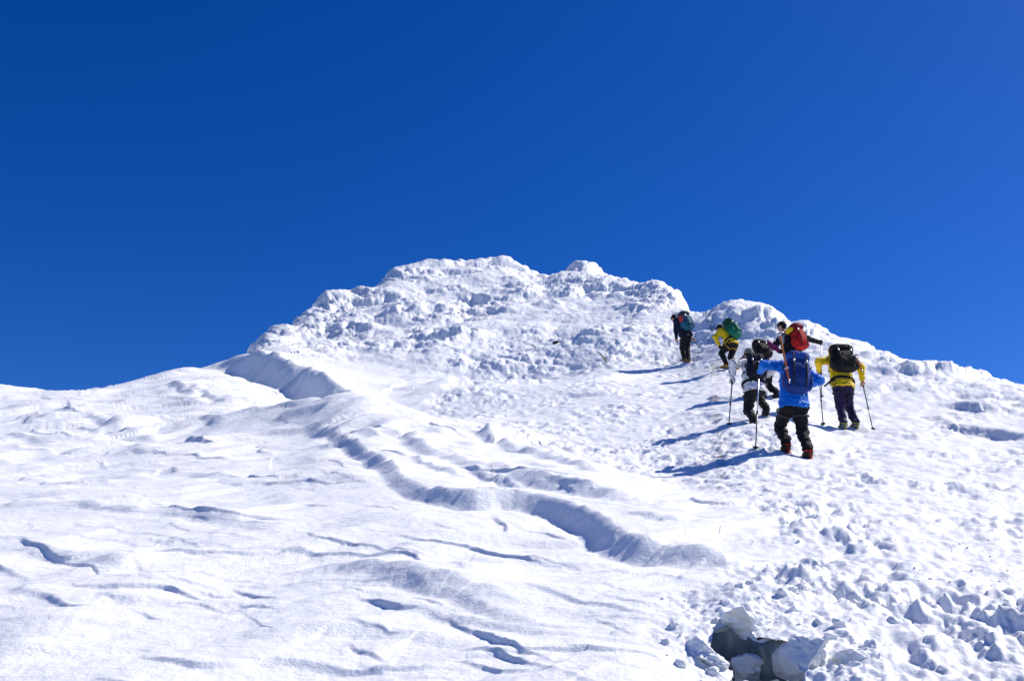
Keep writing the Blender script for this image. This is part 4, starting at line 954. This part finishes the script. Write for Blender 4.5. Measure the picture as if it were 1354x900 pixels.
pole(blue, 0, (998, 585), 'pale trekking pole held out by the climber in the blue jacket', LIGHTALU, ALU, 0.35)
pole(white, 0, (963, 557), 'dark trekking pole held by the climber in the white patterned jacket', ALU, None, 0.1)
pole(yellow, 0, (1088.5, 562), 'black and green trekking pole planted between the yellow and blue jackets', ALU, F_('green_pole', (0.10, 0.16, 0.06)), 0.2)
pole(yellow, 1, (1154.5, 567.5), 'slanting trekking pole held by a bare hand beside the purple trousers', F_('green_pole', ()), ALU, -0.1)
pole(red, 1, (1087, 531), 'grey trekking pole in the outstretched hand of the climber with red backpack', LIGHTALU, ALU, 0.0)
# axes
R_, U_, B_ = blue['pA']; cb = blue['pc']
ice_axe(at(1031, 443, 14.98) + blue['sh'], at(1044.5, 510, 14.82) + blue['sh'], unit(-R_ * 0.2 - B_), F_('orange_shaft', (0.50, 0.13, 0.03)), 'orange shafted ice axe strapped upright on the royal blue backpack', LIGHTALU, F_('white_tag', ()))
R_, U_, B_ = yellow['pA']; cb = yellow['pc']
ice_axe(cb + R_ * 0.17 + B_ * 0.17 + U_ * 0.0, cb + R_ * 0.26 + B_ * 0.13 - U_ * 0.42, unit(-R_ + U_ * 0.2), F_('orange_shaft', ()), 'short orange ice axe hanging on the black backpack of the yellow jacket', STEEL)
hn = navy['hands'][1]; t = at(927, 462, 32.6) + navy['sh']
ice_axe(hn + unit(hn - t) * 0.04, t, np.array((0, 0.3, -1.0)), ALU, 'dark ice axe held low in the hand of the leading climber', ALU)

# ------------------------------------------------------------------ the hole in the snow and its blocks
def lump(name, c, half, seed, mat=SNOW, res=12, cuts=5, rough=0.10, rot=None):
    rg = np.random.RandomState(seed); S, Q = cube_sphere(res)
    V = S / ((np.abs(S) ** 3).sum(1) ** (1 / 3.0))[:, None]
    for _ in range(cuts):
        nn = unit(rg.normal(size=3)); dd = rg.uniform(0.45, 0.8); ex = np.maximum(V @ nn - dd, 0); V = V - ex[:, None] * nn * 0.98
    V = V + S * (rough * (1.2 * perlin3(V * 1.5 + seed, seed) + 0.6 * perlin3(V * 3.8 + seed, seed + 1) + 0.22 * perlin3(V * 9, seed + 2) + 0.07 * perlin3(V * 20, seed + 3)))[:, None]
    V = V * np.array(half)
    a, b = (rot if rot else (rg.uniform(-0.5, 0.5), rg.uniform(-0.4, 0.4)))
    Rz = np.array([[math.cos(a), -math.sin(a), 0], [math.sin(a), math.cos(a), 0], [0, 0, 1]]); Ry = np.array([[math.cos(b), 0, math.sin(b)], [0, 1, 0], [-math.sin(b), 0, math.cos(b)]])
    return mesh_np(name, V @ (Rz @ Ry).T + c, Q, mat, None, True, np.array(c) - np.array((0, 0, half[2])))
hz = ground(HOLE[0] - 0.5, HOLE[1])
a = np.linspace(0, 2 * math.pi, 49)[:-1]; V = []
PROF = [(1.12, -0.012), (1.02, -0.03), (0.99, -0.07), (1.08, -0.13), (1.15, -0.2), (1.28, -0.28), (1.35, -0.36), (1.45, -0.45), (1.5, -0.54), (1.5, -0.64), (1.45, -0.75), (1.35, -0.85), (1.2, -0.95), (0.95, -1.05), (0.6, -1.12), (0.3, -1.14), (0.01, -1.15)]
for k, (q, dz_) in enumerate(PROF):
    for t in a:
        rr = (1 + 0.18 * math.sin(3 * t + 1) + 0.1 * math.sin(5 * t)) * q
        x, y = HOLE[0] + 0.21 * rr * math.cos(t), HOLE[1] + 0.50 * rr * math.sin(t)
        z = (ground(x, y) if k < 3 else hz) + dz_
        V.append((x, y, z))
V = np.array(V); N = unit_rows(V - np.array((HOLE[0], HOLE[1], hz - 0.5)))
V[96:] += N[96:] * (0.10 * (perlin3(V[96:] * 4, 4) + 0.6 * perlin3(V[96:] * 9, 5) + 0.35 * perlin3(V[96:] * 20, 6)))[:, None]
i = np.arange(len(PROF) - 1)[:, None]; j = np.arange(48)[None]
Q = np.stack([i * 48 + j, i * 48 + (j + 1) % 48, (i + 1) * 48 + (j + 1) % 48, (i + 1) * 48 + j], -1).reshape(-1, 4)
o = mesh_np('shade_ice_hollow', V, Q, SHADE_ICE); o.data.materials.append(SNOW)  # chamber lining; its deep shade is put into the ice colour
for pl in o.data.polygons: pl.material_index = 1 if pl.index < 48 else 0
o['kind'] = 'structure'; del o['_base']
def snow_at(px, py): 
    h = hits([(px, py)])[0]; return np.array((h[0], h[1], ground(h[0], h[1])))
BL = [((0.06, 0.52), 0.05, (0.22, 0.20, 0.10), 'large snow block forming the overhanging roof of the dark hole', 1, (0.3, 0.1)),
      ((-0.27, 0.14), -0.03, (0.10, 0.24, 0.08), 'snow block with flat shaded face on the hole rim below the schrund', 2, (0.2, 0.25)),
      ((0.25, 0.06), 0.0, (0.08, 0.30, 0.15), 'tall upright snow slab walling the hole beside the trodden snow', 3, (0.15, 0.1)),
      ((0.38, 0.72), 0.03, (0.09, 0.07, 0.06), 'jagged snow fragment behind the roof block of the hole', 4, None),
      ((0.46, -0.12), -0.01, (0.12, 0.16, 0.08), 'broad rounded snow block outside the upright slab of the hole', 5, None),
      ((-0.15, -0.46), -0.02, (0.075, 0.08, 0.06), 'knobbly snow lump on the lower lip of the hole', 6, None),
      ((0.02, -0.56), -0.01, (0.06, 0.06, 0.05), 'smooth rounded snow lump at the hole mouth', 7, None)]
for (p, dz_, hf, lab, sd, ro_) in BL:
    x, y = HOLE[0] + p[0], HOLE[1] + p[1]
    c = np.array((x, y, base_z(np.array([x]), np.array([y]))[0] - 0.02 + dz_))
    tag(lump('snow_block', c, hf, sd + 40, res=28, cuts=7, rough=0.20, rot=ro_), lab, 'snow block', 'snow blocks round the hole')
for (x, y, z, hf, lab, sd) in ((0.04, 0.40, -0.17, (0.12, 0.09, 0.10), 'shaded snow lump fallen inside the dark hole', 3), (-0.13, 0.42, -0.20, (0.08, 0.10, 0.08), 'ice lump coloured dark as if shaded against the back wall inside the hole', 5), (0.15, 0.12, -0.30, (0.10, 0.12, 0.08), 'low snow lump at the foot of the upright slab inside the hole', 6)):
    c = np.array((HOLE[0] + x, HOLE[1] + y, hz + 0.1 + z)); tag(lump('ice_block' if sd == 5 else 'snow_block', c, hf, 60 + sd, SHADE_ICE if sd == 5 else SNOW, 20, 8, 0.22), lab, 'ice block' if sd == 5 else 'snow block')  # the ice lump shares the lining's painted shade tone
rg = np.random.RandomState(8)
SM = [(948, 880), (955, 893), (968, 886), (940, 868), (930, 852), (925, 880), (1038, 806), (1050, 800), (980, 800), (995, 795), (960, 812), (945, 826), (1100, 850), (1110, 835), (1130, 880), (1085, 830), (1125, 905), (1060, 792), (900, 870), (915, 895), (1150, 860), (1183, 822), (1187, 812), (880, 850), (892, 832)]
for k, p in enumerate(SM):
    c = snow_at(*p); r = rg.uniform(0.018, 0.038); c[2] += r * 0.15
    tag(lump('snow_chunk', c, (r * 1.2, r, r * 0.9), 100 + k, res=8, cuts=2, rough=0.3), 'fist sized chunk of broken snow lying near the hole', 'snow chunk', 'small chunks near the hole')
# crumbs of snow kicked loose over the trodden part
rg = np.random.RandomState(5); S, Qs = cube_sphere(2); Vs = []; Qq = []; n0 = 0
for k in range(500):
    d = 4.6 * math.exp(rg.uniform(0, 1) ** 0.8 * math.log(1.9)); x = d * rg.uniform(0.05, 0.62); y = d
    if track_mask(np.array([x]), np.array([y]))[0] < 0.3 or hole_q(x, y) < 1.3: continue
    r = (0.005 + 0.014 * rg.uniform() ** 3) * (0.6 + 0.04 * d)
    c = np.array((x, y, ground(x, y) + r * 0.1))
    Vs.append(c + S * r * rg.uniform(0.6, 1.3, size=(1, 3)) * rg.uniform(0.75, 1.2, size=(len(S), 1))); Qq.append(Qs + n0); n0 += len(S)
o = mesh_np('snow_crumbs', np.concatenate(Vs), np.concatenate(Qq), SNOW); o['kind'] = 'stuff'; o['label'] = 'loose crumbs of snow scattered over the trodden slope'; del o['_base']

# ------------------------------------------------------------------ things poking out of the snow below the summit
WOOD = fabric('weathered_wood', (0.30, 0.20, 0.09), rough=0.9, var=0.5)
ROCK = fabric('dark_rock', (0.035, 0.032, 0.03), rough=0.9, var=0.5, bump=0.8)
def stick(p0, p1, d, r, label):
    a0 = at(p0[0], p0[1], d); a1 = at(p1[0], p1[1], d); g = ground(a1[0], a1[1]); sh = np.array((0, 0, g - a1[2] + 0.0))
    a0 += sh; a1 += sh - np.array((0, 0, 0.15)); m = 0.5 * (a0 + a1) + np.array((0.06, 0, 0.05))
    V, Q = tube([a0, 0.6 * a0 + 0.4 * m + np.array((0.01, 0, 0.02)), m, 0.4 * m + 0.6 * a1, a1], [r * 0.5, r * 0.8, r, r, r], 7)
    tag(mesh_np('stick', V, Q, WOOD, None, True, a1), label, 'stick')
h1 = hits([(805, 470)])[0][1]; stick((789.5, 455), (805, 470), h1 - 0.3, 0.028, 'long bent brown stick poking out of the snow below the frosted summit')
h1 = hits([(710, 458)])[0][1]; stick((701, 452.5), (710, 457), h1 - 0.3, 0.022, 'short brown stick beside the dark rock in the shaded hollow')
c = snow_at(735, 456); c[2] += 0.06
tag(lump('rock', c, (0.13, 0.1, 0.07), 77, ROCK, 8, 5), 'small dark rock bared by the wind in the shaded hollow', 'rock')
for o in bpy.data.objects:
    if '_base' in o.keys(): del o['_base']
